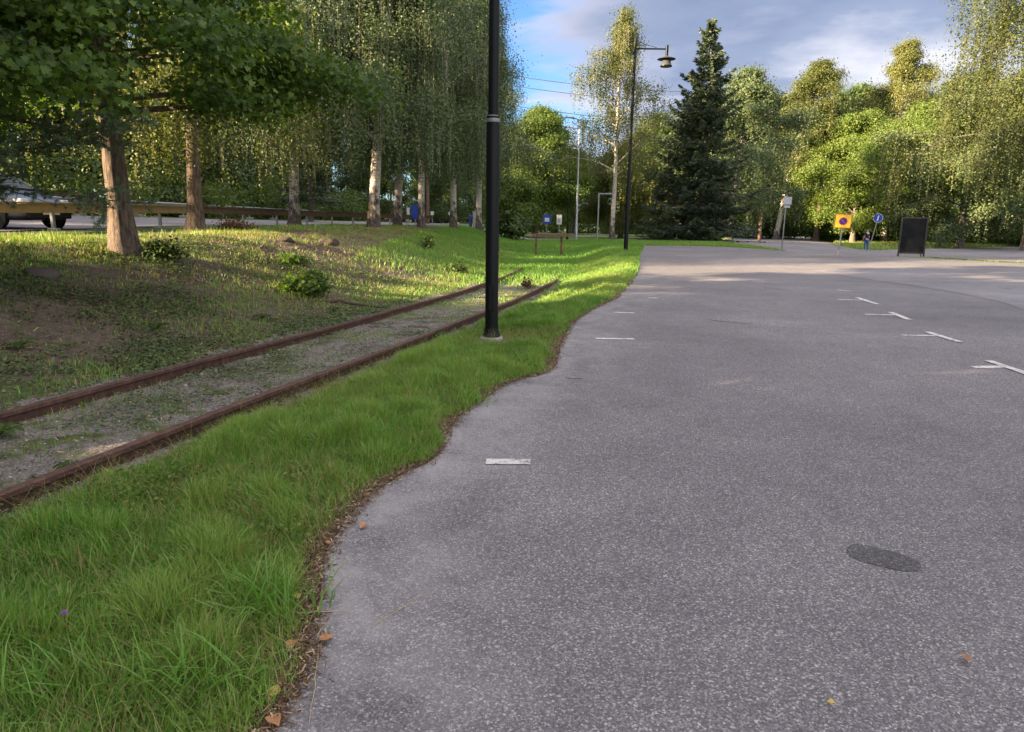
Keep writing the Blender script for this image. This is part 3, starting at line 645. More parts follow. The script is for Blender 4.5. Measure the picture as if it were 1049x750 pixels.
# ---------------------------------------------------------------- trees
KI = np.array(KITE)
def unit(v): v = np.asarray(v, float); return v/(np.linalg.norm(v)+1e-9)
def skeleton(rg, H, r0, base, R, nl, up=.6, droop=.0, sub=5, lean=(0, 0), wob=.15, top=.35, shape=.6, sublen=.42, azlim=None, lowb=1.):
    """trunk polyline, limb polylines, anchor points"""
    n = 12; t = np.linspace(0, 1, n)
    px = lean[0]*t**1.3+wob*np.sin(t*5+rg.uniform(0, 6))*t; py = lean[1]*t**1.3+wob*np.cos(t*4+rg.uniform(0, 6))*t
    trunk = np.stack([px, py, t*H], 1); trad = r0*(1-t)**.75*(1-.06)+.012
    trad[0] *= 1.28
    lines = []; anch = []; adir = []
    ga = rg.uniform(0, 6.28)
    for i in range(nl):
        f = base+(1-base-.02)*((i+rg.uniform(0, .6))/nl)**lowb
        ga += 2.4+rg.uniform(-.35, .35)
        a = ga if azlim is None else azlim[0]+((ga*.5) % 1)*(azlim[1]-azlim[0])
        h = (f-base)/(1-base)
        env = (math.sin(math.pi*min(1, (h*.92+.10))**shape) if shape > 0 else (1-h))
        L = R*max(env, top*(1-h)+.08)*rg.uniform(.6, 1.2)
        p = np.array([np.interp(f, t, trunk[:, 0]), np.interp(f, t, trunk[:, 1]), f*H])
        el_ = up*rg.uniform(.7, 1.2)+.5*h*up
        d = np.array([math.cos(a)*math.cos(el_), math.sin(a)*math.cos(el_), math.sin(el_)])
        pts = [p]; m = 7
        for j in range(m):
            d = unit(d+np.array([rg.normal(0, .09), rg.normal(0, .09), -droop*(j/m)+rg.normal(0, .05)]))
            pts.append(pts[-1]+d*L/m)
        pts = np.array(pts); rr = max(.012, r0*.34*(L/R)*(1-.5*h)); rad = rr*(1-np.linspace(0, 1, m+1)*.85)
        lines.append((pts, rad))
        for k in range(sub):
            u = .22+.78*(k+rg.uniform(0, .8))/sub; u = min(u, .99); q = u*m; i0 = int(q); b0 = pts[i0]+(pts[min(i0+1, m)]-pts[i0])*(q-i0)
            dd = unit(pts[min(i0+1, m)]-pts[i0]); sd = unit(np.cross(dd, [0, 0, 1]))*(1 if k % 2 else -1)
            e = unit(dd*.75+sd*rg.uniform(.4, 1.)+np.array([0, 0, rg.uniform(-.25, .45)]))
            sl = L*sublen*(1.15-u*.6)*rg.uniform(.7, 1.2); sp = [b0]
            for j in range(4):
                e = unit(e+np.array([rg.normal(0, .13), rg.normal(0, .13), -droop*.5*(j/4)+rg.normal(0, .08)])); sp.append(sp[-1]+e*sl/4)
            sp = np.array(sp); lines.append((sp, np.linspace(rr*.35, .004, 5)))
            for j in range(1, 5):
                for rep in range(2):
                    anch.append(sp[j]+rg.normal(0, sl*.07, 3)); adir.append(e)
        anch.append(pts[-1]); adir.append(d)
    return (trunk, trad), lines, np.array(anch), np.array(adir)
def crown_cloud(anch, per, sig, size, flat=.6, upn=.8, shape=KITE, rg=None, bounds=None):
    n = len(anch)*per; c = np.repeat(anch, per, 0)+rng.normal(size=(n, 3))*np.array([sig, sig, sig*flat])
    cl = np.repeat(rng.normal(0, .45, (len(anch), 3)), per, 0)                  # leaves of one clump face roughly the same way
    off = (c-np.repeat(anch, per, 0))/max(sig, .01)
    rad = c.copy(); rad[:, 2] = 0; rad /= np.linalg.norm(rad, axis=1)[:, None]+.3
    Nn = rng.normal(0, .62, (n, 3))+cl+off*.35+rad*.55+np.array([0, 0, .35+upn*.5]); Nn /= np.linalg.norm(Nn, axis=1)[:, None]
    sz = size*rng.uniform(.65, 1.3, n); ct = np.repeat(rng.normal(0, .13, len(anch)), per)
    return c, Nn, sz, ct
def strands(rg, anch, num, Lmin, Lmax, step, size, sway=.08, floor=None):
    """hanging twigs with leaves, for weeping birches"""
    idx = rg.integers(0, len(anch), num); P0 = anch[idx]+rg.normal(0, .15, (num, 3)); L = rg.uniform(Lmin, Lmax, num)
    if floor is not None: L = np.minimum(L, np.maximum(P0[:, 2]-floor-rg.uniform(0, 1.2, num), .15))
    out = rg.normal(0, 1, (num, 2)); out /= np.linalg.norm(out, axis=1)[:, None]
    c = []; ct = []; lines = []
    for i in range(num):
        k = max(2, int(L[i]/step)); tt = np.linspace(0, 1, k)
        pts = P0[i]+np.stack([out[i, 0]*sway*L[i]*np.sqrt(tt), out[i, 1]*sway*L[i]*np.sqrt(tt), -L[i]*tt], 1)
        c.append(pts); ct.append(np.full(k, rg.normal(0, .12)))
        if i % 3 == 0: lines.append((pts[::max(1, k//4)][:6] if k > 6 else pts[[0, -1]], np.full(len(pts[::max(1, k//4)][:6]) if k > 6 else 2, .003)))
    c = np.concatenate(c); ct = np.concatenate(ct); n = len(c)
    c = c+rg.normal(0, .035, (n, 3)); rad = c.copy(); rad[:, 2] = 0; rad /= np.linalg.norm(rad, axis=1)[:, None]+.3
    Nn = rng.normal(0, .6, (n, 3))+rad*.8+np.array([0, 0, .35]); Nn /= np.linalg.norm(Nn, axis=1)[:, None]
    return c, Nn, size*rg.uniform(.6, 1.3, n), ct, lines
def make_tree(name, kind, seed, H, r0, base, R, nl, leaf, wood, per, sig, size, loc, label, cat='tree', group=None, weep=0, weepL=(.8, 2.2), weepstep=.06,
              sub=5, up=.6, droop=.2, lean=(0, 0), wob=.2, shapep=.6, flat=.7, upn=.8, lshape=KITE, rz=0, tmean=.45, floor=None, sides=14, top=.35, cut=None, sublen=.42, lowb=1., gaps=0.):
    rg = np.random.default_rng(seed)
    tr, lines, an, ad = skeleton(rg, H, r0, base, R, nl, up, droop, sub, lean, wob, top, shapep, sublen, None, lowb)
    if cut is not None:
        an = an[cut(an)]; l4 = []
        for pts, rad in lines:
            bad = np.nonzero(~cut(pts))[0]; k = bad[0] if len(bad) else len(pts)
            if k >= 3 or k == len(pts): l4.append((pts[:k], rad[:k]*(1 if k == len(pts) else np.linspace(1, .25, k))))
        lines = l4
    if gaps:
        g1 = fnoise(an[:, 0]+an[:, 2]*.35+50, an[:, 2]*.8+50, .85, seed, 2); g2 = fnoise(an[:, 1]-an[:, 2]*.3+50, an[:, 2]*.7+90, .85, seed+3, 2)
        an = an[(g1+g2)*.5 > gaps]
    root = empty(name, loc, rz, label, cat, group)
    V, Q = tubes([tr], sides)
    # swelling root flare and uneven bark
    rr = np.hypot(V[:, 0]-np.interp(V[:, 2], tr[0][:, 2], tr[0][:, 0]), V[:, 1]-np.interp(V[:, 2], tr[0][:, 2], tr[0][:, 1]))
    fine_t = np.linspace(0, 1, 60)
    tp = np.stack([np.interp(fine_t**1.3, np.linspace(0, 1, len(tr[0])), tr[0][:, k]) for k in range(3)], 1); trr = np.interp(fine_t**1.3, np.linspace(0, 1, len(tr[0])), tr[1])
    trr = trr*(1+.45*np.exp(-tp[:, 2]/.22)); tp[:, 2] -= .15
    V, Q = tubes([(tp, trr)], sides)
    a = np.arctan2(V[:, 1]-np.repeat(tp[:, 1], sides), V[:, 0]-np.repeat(tp[:, 0], sides)); zz_ = V[:, 2]
    bmp = 1+.10*(fnoise(a*2.2+9, zz_*1.6, 1., seed, 3)-.5)*2+.12*np.sin(a*3+seed)*np.exp(-np.maximum(zz_, 0)/.35)
    cen = np.repeat(tp, sides, 0); V = cen+(V-cen)*bmp[:, None]; VT, QT = V, Q
    c, Nn, sz, ct = crown_cloud(an, per, sig, size, flat, upn, lshape)
    if weep:
        c2, n2, s2, t2, l2 = strands(rg, an, weep, weepL[0], weepL[1], weepstep, size, floor=floor); lines = lines+l2
        c = np.concatenate([c, c2]); Nn = np.concatenate([Nn, n2]); sz = np.concatenate([sz, s2]); ct = np.concatenate([ct, t2])
    if floor is not None:
        l3 = []
        for pts, rad in lines:
            bad = np.nonzero(pts[:, 2] < floor)[0]; k = bad[0] if len(bad) else len(pts)
            if k >= 2: l3.append((pts[:k], rad[:k]))
        lines = l3
    V, Q = tubes(lines, 6 if sides > 8 else 4)
    link('trunk', np_mesh('trunk', np.concatenate([VT, V]), np.concatenate([QT, Q+len(VT)])), M[wood], root, True)
    if floor is not None:
        k = c[:, 2] > floor-.3; c, Nn, sz, ct = c[k], Nn[k], sz[k], ct[k]
    leafcards(c, Nn, sz, np.clip(tmean+ct+rng.normal(0, .13, len(c)), 0, 1), 'crown', leaf, lshape, root)
    return root

def ground_loc(X, Y): return (X, Y, G(X, Y))
# the big maple over the track bank
make_tree('maple_tree', 'maple', 11, 11.5, .19, .2, 4.75, 34, 'maple', 'brown', 70, .26, .085, ground_loc(-6.72, 12.1),
          'big dark green maple with reddish brown trunk, nearest the camera on the left bank', sub=8, up=.16, droop=.22, lean=(-.5, .2), flat=.45, upn=.7, lshape=MAPLE, tmean=.3, wob=.1, shapep=.3, floor=1.75, sides=20, top=.6, lowb=1.7, cut=lambda a: ~(((a[:, 1] > 1.2) & (a[:, 2] < 4.4)) | (a[:, 0] > 4.7) | ((a[:, 0] > 3.2) & (a[:, 2] < 2.7))))
BIRCHES = [
 (-8.75, 19.4, 13, .2, 4.2, (.9, .3), 'rough-barked birch between the maple and the wooden rail with sunlit hanging twigs', 'goldleaf', .75, 3000),
 (-9.0, 29, 14.5, .21, 4.0, (.6, .3), 'weeping birch with a widened black and white base, second birch from the maple', 'birchleaf', 1.9, 2600),
 (-5.5, 27.7, 15, .22, 4.6, (1.5, .4), 'thick birch leaning right with a dark forked trunk and sunlit base', 'birchleaf', 1.8, 3600),
 (-6.3, 38, 16, .22, 4.8, (1.9, .5), 'dark-barked birch leaning right just behind the thick forked birch', 'birchleaf', 2.2, 3000),
 (-4.6, 35, 15.5, .17, 5.0, (.1, .3), 'straight white-barked birch with black foot on the green slope', 'birchleaf', 2.2, 3800),
 (-3.75, 43.5, 17, .2, 5.0, (.5, .2), 'birch with pinkish upper trunk and black base near the grey cabinet', 'birchleaf', 2.4, 3400),
 (-2.6, 52, 18, .22, 4.8, (.1, .3), 'ivy-green birch trunk seen just left of the black lamp post', 'birchleaf', 2.6, 3200)]
for i, (X, Y, H, r, R, ln, lab, leaf, fl, wp) in enumerate(BIRCHES):
    far = Y > 24
    make_tree('birch_tree', 'birch', 40+i, H, r, .2, R, 28, leaf, 'birch' if i else 'brown', 34 if far else 26, .42, .095 if far else .07, ground_loc(X, Y), lab, group='birches along the left bank', weep=wp, weepL=(.8, 3.4),
              weepstep=.075 if far else .06, sub=6, up=.8, droop=.5, lean=ln, floor=fl, tmean=.42, wob=.15, shapep=.45, upn=.2, top=.5, lowb=1.25)
# sparse yellowing birch beyond the second lamp
make_tree('birch_tree', 'birch', 71, 15.6, .17, .28, 4.4, 30, 'goldleaf', 'birch', 13, .36, .11, ground_loc(7.05, 51), 'sparse yellowing birch with clean white trunk between the hollow and the far lamp post', weep=2300, weepL=(.4, 2.0), weepstep=.12,
          up=.55, droop=.35, lean=(.35, 0), floor=2.6, tmean=.45, shapep=.5, upn=.2, top=.4)
# birch at the right edge, trunk just outside the frame, twigs hanging over the side road
make_tree('birch_tree', 'birch', 72, 17, .27, .16, 8.6, 30, 'goldleaf', 'grey', 34, .5, .095, ground_loc(24.4, 30.5), 'near birch with twigs hanging over the side road at the right of the lot', weep=8500, weepL=(.6, 3.0), weepstep=.08,
          sub=8, up=.62, droop=.5, lean=(-.5, 0), floor=1.3, tmean=.36, shapep=.4, upn=.3, top=.5, sides=12)
RT = [ # u, Y, H, R, leaf, bark, base, weep, label, cat
 (795, 84, 20, 5.2, 'goldleaf', 'birch', .32, 1300, 'tall pale yellow-green birch with leaning white trunk at the wood edge', (3.6, 0), 15),
 (836, 84, 15, 3.8, 'forest', 'brown', .5, 0, 'pine-like tree with bare reddish trunk beside the leaning birch', (.3, 0), 14),
 (874, 79, 13.5, 6.6, 'lime', 'grey', .12, 0, 'broad bright green maple behind the orange and blue road signs', (0, 0), 30),
 (905, 86, 23.0, 6.0, 'goldleaf', 'birch', .2, 1900, 'tallest yellow-green birch rising above the bright maple', (.6, 0), 16),
 (934, 74, 14, 6.0, 'lime', 'brown', .22, 0, 'thick-trunked green tree right behind the black board', (.4, 0), 30),
 (985, 70, 16.5, 6.4, 'birchleaf', 'grey', .08, 1500, 'dark drooping tree right of the black board, behind the side road', (-.8, 0), 22),
 (1052, 66, 18, 6.6, 'birchleaf', 'grey', .1, 1200, 'tall dark tree at the far right edge of the wood', (0, 0), 22),
 (768, 96, 15, 4.6, 'birchleaf', 'grey', .15, 600, 'loose green tree between the spruce group and the leaning birch', (0, 0), 18),
 (747, 64, 14.6, 4.6, 'birchleaf', 'grey', .12, 1700, 'drooping dark birch growing close behind the right side of the spruce', (.8, 0), 16),
 (636, 76, 9.5, 4.6, 'goldleaf', 'brown', .1, 1500, 'golden drooping willow-like tree behind the white-trunked birch', (0, 0), 18),
 (548, 72, 12.3, 4.0, 'lime', 'brown', .2, 0, 'bright green maple just right of the near black lamp post', (.4, 0), 30),
 (524, 69, 6.2, 2.6, 'lime', 'grey', .1, 900, 'low drooping yellow-green tree at the foot of the bright maple', (0, 0), 14),
 (588, 99, 10.8, 4.4, 'lime', 'brown', .12, 0, 'round bright green tree behind the grey lamp pole', (0, 0), 26),
 (665, 92, 8.5, 3.8, 'forest', 'brown', .12, 0, 'dull green tree in the shade between the golden tree and the spruce', (0, 0), 24)]
for i, (u, Y, H, R, leaf, bk, base, wp, lab, ln, per) in enumerate(RT):
    X, _ = at(u, 240, Y)
    make_tree('birch_tree' if bk == 'birch' else 'broadleaf_tree', 'x', 90+i, H, .2+.008*H, base, R*1.3, 30, leaf, bk, int(per*2.0), .5, .18, ground_loc(X, Y), lab, 'tree', weep=wp, weepL=(.8, 2.8), weepstep=.16,
              sub=6, up=.38, droop=.25, lean=ln, floor=1.3 if u < 600 else .3, tmean=.5, shapep=.75, upn=.5, top=.35, sides=8, gaps=.30)

# conifers
def conifer(name, seed, H, R, r0, loc, label, nw, per, leaf='needle', base=.03, size=.16, group=None, cut=99):
    rg = np.random.default_rng(seed); root = empty(name, loc, 0, label, 'tree', group)
    t = np.linspace(0, 1, 14); tp = np.stack([.15*np.sin(t*3), .1*np.cos(t*4), t*H-.1], 1)
    VT, QT = tubes([(tp, r0*(1-t)+.015)], 10)
    lines = []; cs = []; ns = []; cts = []
    nb = int(H/nw)
    for i in range(nb):
        f = base+(1-base)*(i/nb); z0 = f*H; L0 = R*(1-f)**.85*(1+.22*math.sin(i*1.7))+.12
        for k in range(7 if f < .8 else 5):
            a = rg.uniform(0, 6.28); L = L0*rg.uniform(.6, 1.15); drp = .5*(1-f)+.1
            u = np.linspace(0, 1, 8); rr = L*u; zz_ = z0+L*(.18*f*2*u-drp*u**1.2*.9+.32*u**3)
            pts = np.stack([rr*math.cos(a), rr*math.sin(a), np.maximum(zz_, .12)], 1); lines.append((pts, np.linspace(.02+.008*L, .004, 8)))
            n = int(per*(.3+L)); uu = rg.uniform(.1, 1, n)**.75
            px = np.interp(uu, u, pts[:, 0]); py = np.interp(uu, u, pts[:, 1]); pz = np.interp(uu, u, pts[:, 2])
            w = (1-uu)*.38*L+.10; off = rg.uniform(-1, 1, n)*w
            px = px-math.sin(a)*off; py = py+math.cos(a)*off; pz = pz-np.abs(off)*.35-np.abs(rg.normal(0, .10, n))
            dirv = np.stack([math.cos(a)-math.sin(a)*np.sign(off)*.8+rg.normal(0, .3, n), math.sin(a)+math.cos(a)*np.sign(off)*.8+rg.normal(0, .3, n), rg.normal(-.35, .35, n)], 1)
            cs.append(np.stack([px, py, pz], 1)); ns.append(dirv); cts.append(np.full(n, rg.normal(0, .12))+.2*(uu-.6))
    c = np.concatenate(cs); d = np.concatenate(ns); d /= np.linalg.norm(d, axis=1)[:, None]; ct = np.concatenate(cts); n = len(c)
    side = np.cross(d, rng.normal(size=(n, 3))); side /= np.linalg.norm(side, axis=1)[:, None]
    s = size*rng.uniform(.6, 1.4, n)
    V = c[:, None]+s[:, None, None]*(np.array([-.5, 0, .6, 0])[None, :, None]*d[:, None]+np.array([0, .17, 0, -.17])[None, :, None]*side[:, None])
    k = V[:, :, 2].min(1) > .02
    V = V[k]; n = len(V)
    link('crown', np_mesh('crown', V, np.arange(n*4).reshape(n, 4), np.repeat(np.clip(.42+ct[k]+rng.normal(0, .16, n), 0, 1), 4)), M[leaf], root)
    V, Q = tubes(lines, 4); link('trunk', np_mesh('trunk', np.concatenate([VT, V]), np.concatenate([QT, Q+len(VT)])), M['grey'], root, True)
    return root
conifer('spruce_tree', 5, 15.4, 4.1, .24, ground_loc(13.5, 52), 'tall dark pointed spruce with skirts to the ground beyond the far end of the lot', .29, 62, size=.26)
conifer('spruce_tree', 6, 13, 3.2, .2, ground_loc(-16.4, 57), 'dark spruce with layered boughs beyond the left road, between birch trunks', .5, 34, size=.3, base=.16)
conifer('spruce_tree', 8, 5.5, 2.4, .12, ground_loc(11.2, 52.6), 'low dark spruce bush at the left foot of the tall spruce', .3, 40, size=.22)
# pine whose bough reaches into the picture from the left
def pine(loc, label):
    rg = np.random.default_rng(3); root = empty('pine_tree', loc, 0, label, 'tree')
    t = np.linspace(0, 1, 10); tp = np.stack([.1*np.sin(t*3), .1*np.cos(t*4), t*9-.1], 1)
    VT, QT = tubes([(tp, .15*(1-t)+.02)], 12)
    lines = []; tips = []; tdir = []
    L_ = [(1.45, -.10, 3.4, .02), (1.1, .1, 3.2, .02), (1.8, .25, 3.0, .03), (1.3, .45, 2.9, .03), (.95, -.22, 2.6, .04), (1.65, -.3, 3.1, .0), (2.1, 0., 2.7, .0)]+[(2.4+i*.5, rg.uniform(0, 6.28), 2.6-i*.15, .25) for i in range(12)]
    for (z0, a, L, e) in L_:
        d = np.array([math.cos(a), math.sin(a), e]); p = np.array([0, 0, z0]); pts = [p]
        for j in range(8): d = unit(d+np.array([rg.normal(0, .08), rg.normal(0, .08), rg.normal(0, .05)])); pts.append(pts[-1]+d*L/8)
        pts = np.array(pts); lines.append((pts, np.linspace(.03, .006, 9)))
        for k in range(20):
            u = rg.uniform(.25, 1)*8; i0 = min(int(u), 7); b0 = pts[i0]+(pts[i0+1]-pts[i0])*(u-i0); dd = unit(unit(pts[i0+1]-pts[i0])+np.array([rg.normal(0, .6), rg.normal(0, .6), rg.normal(.05, .3)]))
            sl = rg.uniform(.25, .7); sp = np.array([b0+dd*sl*q for q in (0, .33, .66, 1)]); lines.append((sp, np.linspace(.008, .003, 4)))
            for q in np.linspace(.25, 1.05, 6): tips.append(b0+dd*sl*q+rg.normal(0, .015, 3)); tdir.append(dd)
            for rep in range(3):
                d3 = unit(dd+rg.normal(0, .7, 3)); st = b0+dd*sl*rg.uniform(.3, .9); s3 = rg.uniform(.1, .28); lines.append((np.array([st, st+d3*s3]), np.array([.004, .002])))
                for q in (.4, .7, 1.): tips.append(st+d3*s3*q); tdir.append(d3)
    tips = np.array(tips); tdir = np.array(tdir); per = 30
    c = np.repeat(tips, per, 0); dd = np.repeat(tdir, per, 0)+rg.normal(0, .62, (len(c), 3)); dd /= np.linalg.norm(dd, axis=1)[:, None]
    n = len(c); side = np.cross(dd, rg.normal(size=(n, 3))); side /= np.linalg.norm(side, axis=1)[:, None]; s = rg.uniform(.04, .075, n)
    V = c[:, None]+s[:, None, None]*(np.array([0, .5, 1., .5])[None, :, None]*dd[:, None])+np.array([0, .0026, 0, -.0026])[None, :, None]*side[:, None]
    link('crown', np_mesh('crown', V, np.arange(n*4).reshape(n, 4), np.repeat(np.clip(np.repeat(rg.normal(.45, .15, len(tips)), per)+rg.normal(0, .12, n), 0, 1), 4)), M['pine'], root)
    V, Q = tubes(lines, 5); link('trunk', np_mesh('trunk', np.concatenate([VT, V]), np.concatenate([QT, Q+len(VT)])), M['brown'], root, True)
pine(ground_loc(-8.1, 8.6), 'young pine at the left edge whose needled bough hangs before the parked car')

# woods: a few kinds of tree, each copied as its own object
protos = []
for i, (H, R, leaf, bk, wp, per) in enumerate([(15, 4.4, 'forest', 'grey', 0, 22), (17, 4.2, 'birchleaf', 'birch', 1200, 16), (13, 4.6, 'forest', 'brown', 0, 22), (16, 4.8, 'lime', 'grey', 0, 20)]):
    protos.append(make_tree('broadleaf_tree', 'x', 130+i, H, .2, .1, R, 22, leaf, bk, per, .62, .28, (0, 0, 0), 'x', 'tree', weep=wp, weepL=(.8, 2.5), weepstep=.2, sub=5, up=.6, droop=.25, lean=(rs.uniform(-1, 1), 0), floor=.2, tmean=.42, shapep=.7, upn=.4, top=.35, sides=7, gaps=.33))
protos.append(conifer('spruce_tree', 20, 15, 3.2, .2, (0, 0, 0), 'x', .6, 20, size=.42, base=.05))
used = [False]*5
rf = random.Random(12)
def plant(X, Y, k, sc, label, group):
    p = protos[k]
    o = copy_tree(p) if used[k] else p; used[k] = True
    o.location = (X, Y, G(X, Y)-.05); o.rotation_euler = (0, 0, rf.uniform(0, 6.28)); o.scale = (sc, sc, sc*rf.uniform(.92, 1.12))
    tag(o, label, 'tree', group)
for i in range(30):      # behind the middle
    X = -16+i*2.9+rf.uniform(-1, 1); Y = rf.uniform(116, 128)+(i % 2)*12
    plant(X, Y, rf.choice([0, 1, 2, 2, 4, 0]), rf.uniform(.72, .95), 'dark green tree of the wood beyond the far road', 'trees of the wood beyond the far road')
for i in range(34):      # right wood, second and third rows
    tt = (i % 17)/16; X = 26+tt*72+rf.uniform(-2, 2); Y = 124-tt*34+(i//17)*11+rf.uniform(-2, 2)
    plant(X, Y, rf.choice([0, 1, 2, 3, 0, 1]), rf.uniform(1.2, 1.5), 'tree deep in the wood behind the front row on the right', 'trees deep in the right-hand wood')
for i, (X, Y) in enumerate([(30, 86), (42, 88), (49, 84), (56, 80), (60, 74), (52, 92), (35, 96), (66, 88), (24.5, 90)]):
    plant(X, Y, [2, 0, 3, 0, 2, 1, 0, 3, 2][i], rf.uniform(.7, .95), 'undergrown tree filling the gaps of the right-hand wood edge', 'undergrown trees of the right-hand wood edge')
for i in range(52):      # across the left road
    Y = -34+i*2.75+rf.uniform(-.8, .8); X = -29-(i % 3)*5+rf.uniform(-1.5, 1.5)+max(0, Y-45)*.09
    if .5 < Y < 11: continue
    plant(X, Y, rf.choice([0, 1, 2, 1, 4, 0]), rf.uniform(.8, 1.1), 'tree of the wood on the rise across the left road', 'trees across the left road')
for i, (X, Y) in enumerate([(-9.5, -4), (-8, -12), (-10.5, 1.2), (-14, -20), (-9, -20), (-17, -8), (-8.6, -8), (-12, -1.5), (-7, -16), (-12.5, -12), (-15, -4), (-10, -26), (-11.2, 5.2), (-13.5, 3.2), (-8.9, 3.0), (-7.6, .6)]):  # all out of view; last few added to keep sun off the lot
    plant(X, Y, 4 if i >= 14 else [0, 3, 2][i % 3], rf.uniform(.75, .9), 'tree on the left bank behind the photographer', 'trees on the bank behind the photographer')
for i, (X, Y) in enumerate([(-16, 92), (-10, 98), (-6, 108), (-13, 106), (-20, 100), (-3, 112)]):
    plant(X, Y, [2, 0, 1, 2, 0, 2][i], rf.uniform(.7, .9), 'tree in the shade where the left road disappears', 'trees at the end of the left road')

def undergrowth(P, wd, h, n, size, mat, label):
    P = np.array(P, float); seg = np.linalg.norm(np.diff(P, axis=0), axis=1); cum = np.concatenate([[0], np.cumsum(seg)])
    nc = max(8, int(cum[-1]/1.1*wd/3)); u = rng.uniform(0, cum[-1], nc); X = np.interp(u, cum, P[:, 0])+rng.normal(0, wd*.4, nc); Y = np.interp(u, cum, P[:, 1])+rng.normal(0, wd*.4, nc)
    H = h*rng.uniform(.35, 1.1, nc); k = n//nc; ph = rng.uniform(0, 6.28, (nc, k)); ct = rng.uniform(-1, 1, (nc, k)); st = np.sqrt(1-ct**2); rr = rng.uniform(.55, 1.08, (nc, k))*(1+.15*rng.normal(size=(nc, k)))
    R = H*.75; x = X[:, None]+R[:, None]*rr*st*np.cos(ph); y = Y[:, None]+R[:, None]*rr*st*np.sin(ph); z = H[:, None]*(.5+.55*rr*ct)
    x, y, z = x.ravel(), y.ravel(), z.ravel(); c = np.stack([x, y, gz(x, y)+np.maximum(z, .03)], 1); m = len(c)
    Nn = rng.normal(size=(m, 3))+np.array([0, 0, .6]); Nn /= np.linalg.norm(Nn, axis=1)[:, None]
    tag(leafcards(c, Nn, size*rng.uniform(.6, 1.3, m), np.clip(np.repeat(rng.normal(.42, .14, nc), k)+rng.normal(0, .13, m), 0, 1), 'undergrowth', mat, KITE), label, 'undergrowth', kind='stuff')
undergrowth([(-29, -20), (-28.5, 0)], 5, 3.6, 26000, .22, 'forest', 'dark bushes under the trees across the left road')
undergrowth([(-28.5, 15), (-28, 30), (-25.5, 42), (-23.5, 60), (-22, 80), (-19, 98), (-4, 112), (10, 112), (34, 114), (50, 124)], 5, 3.6, 130000, .26, 'forest', 'dark bushes under the trees beyond the left and far roads')
undergrowth([(24, 92), (31, 90), (41, 89), (50, 88), (58, 80), (66, 84), (80, 92), (96, 104)], 5, 4.2, 120000, .24, 'forest', 'bushes filling the edge of the right-hand wood')
# ---------------------------------------------------------------- low plants, stones, roots
def bush(X, Y, R, H, n, size, mat, label, seed, shape=ROUND, cat='shrub'):
    rg = np.random.default_rng(seed); root = empty('shrub', ground_loc(X, Y), 0, label, cat)
    nst = 26; lines = []; an = []
    for i in range(nst):
        a = rg.uniform(0, 6.28); e = rg.uniform(.25, 1.5); L = rg.uniform(.6, 1.)
        tipv = np.array([math.cos(a)*math.cos(e)*R, math.sin(a)*math.cos(e)*R, math.sin(e)*H])*L
        pts = np.array([tipv*q+np.array([0, 0, .12*H*math.sin(q*3.1)]) for q in np.linspace(0, 1, 6)]); lines.append((pts, np.linspace(.008, .002, 6))); an += list(pts[2:])
    V, Q = tubes(lines, 4); link('stems', np_mesh('stems', V, Q), M['brown'], root)
    an = np.array(an); c, Nn, sz, ct = crown_cloud(an, max(1, n//len(an)), R*.14, size, .8, .9, shape, rg); k = c[:, 2] > .01
    leafcards(c[k], Nn[k], sz[k], np.clip(.42+ct[k]+rng.normal(0, .12, k.sum()), 0, 1), 'leaves', mat, shape, root); return root
bush(-3.62, 12.2, .5, .42, 2600, .055, 'maple', 'bushy green shrub on the bank above the far rail', 1)
bush(-4.6, 14.6, .42, .2, 900, .05, 'maple', 'low green leafy plant on the bank above the bushy shrub', 2)
bush(-1.6, 19.5, .4, .25, 600, .06, 'forest', 'small dark shrub low on the slope behind the near lamp post', 3)
bush(-.2, 45, 1.8, 1.6, 2600, .16, 'forest', 'dark green shrub in the hollow just right of the near lamp post', 4)
bush(-2.9, 23.5, .5, .4, 700, .06, 'forest', 'dark ivy clump on the slope below the white-barked birch', 5)
bush(-8.0, 20.2, .7, .3, 800, .06, 'dry', 'dark brown heap of dead twigs at the foot of the rough-barked birch', 6)
bush(-6.1, 12.2, .55, .3, 900, .05, 'forest', 'dark low sprouts on the right side of the maple foot', 7)
bush(.35, 16.3, .22, .26, 300, .05, 'dry', 'dark withered clump between the rails near their far end', 8)
for k, (X, Y, r) in enumerate([(-5.0, 6.9, .12), (-4.4, 8.5, .12), (-3.55, 4.6, .13), (-3.6, 9.9, .12), (-2.9, 11.2, .13), (-2.6, 3.9, .09), (-1.0, 9.0, .14)]):
    o = empty('broadleaf_weed', ground_loc(X, Y), k*1.3, ['dandelion-like weed high on the left bank', 'dandelion-like weed halfway up the bank', 'broad-leaved weed beside the far rail at the left edge', 'pale weed in dry leaves below the bushy shrub', 'bright small weed near the far rail below the shrub', 'broad rosette weed between the rails at the left edge', 'weed in the verge grass near the lamp foot'][k], 'weed')
    for j in range(8):
        a = j*.785+rf.uniform(-.2, .2); L = r*rf.uniform(.8, 1.4); w = L*.2; ca_, sa_ = math.cos(a), math.sin(a)
        m_ = MB(); prof = [(0, .15), (.3, .7), (.65, 1.), (.9, .6), (1, .05)]; vs = []
        for (q, ww) in prof:
            h = .06*math.sin(q*2.6)+.012; vs.append([m_.b.verts.new((ca_*L*q-sa_*w*ww*s, sa_*L*q+ca_*w*ww*s, h+(0 if s == 0 else .012*ww))) for s in (-1, 0, 1)])
        for A_, B_ in zip(vs, vs[1:]):
            m_.b.faces.new((A_[0], A_[1], B_[1], B_[0])); m_.b.faces.new((A_[1], A_[2], B_[2], B_[1]))
        m_.build('leaf', M['weed'] if 'weed' in M else M['lime'], o, True)
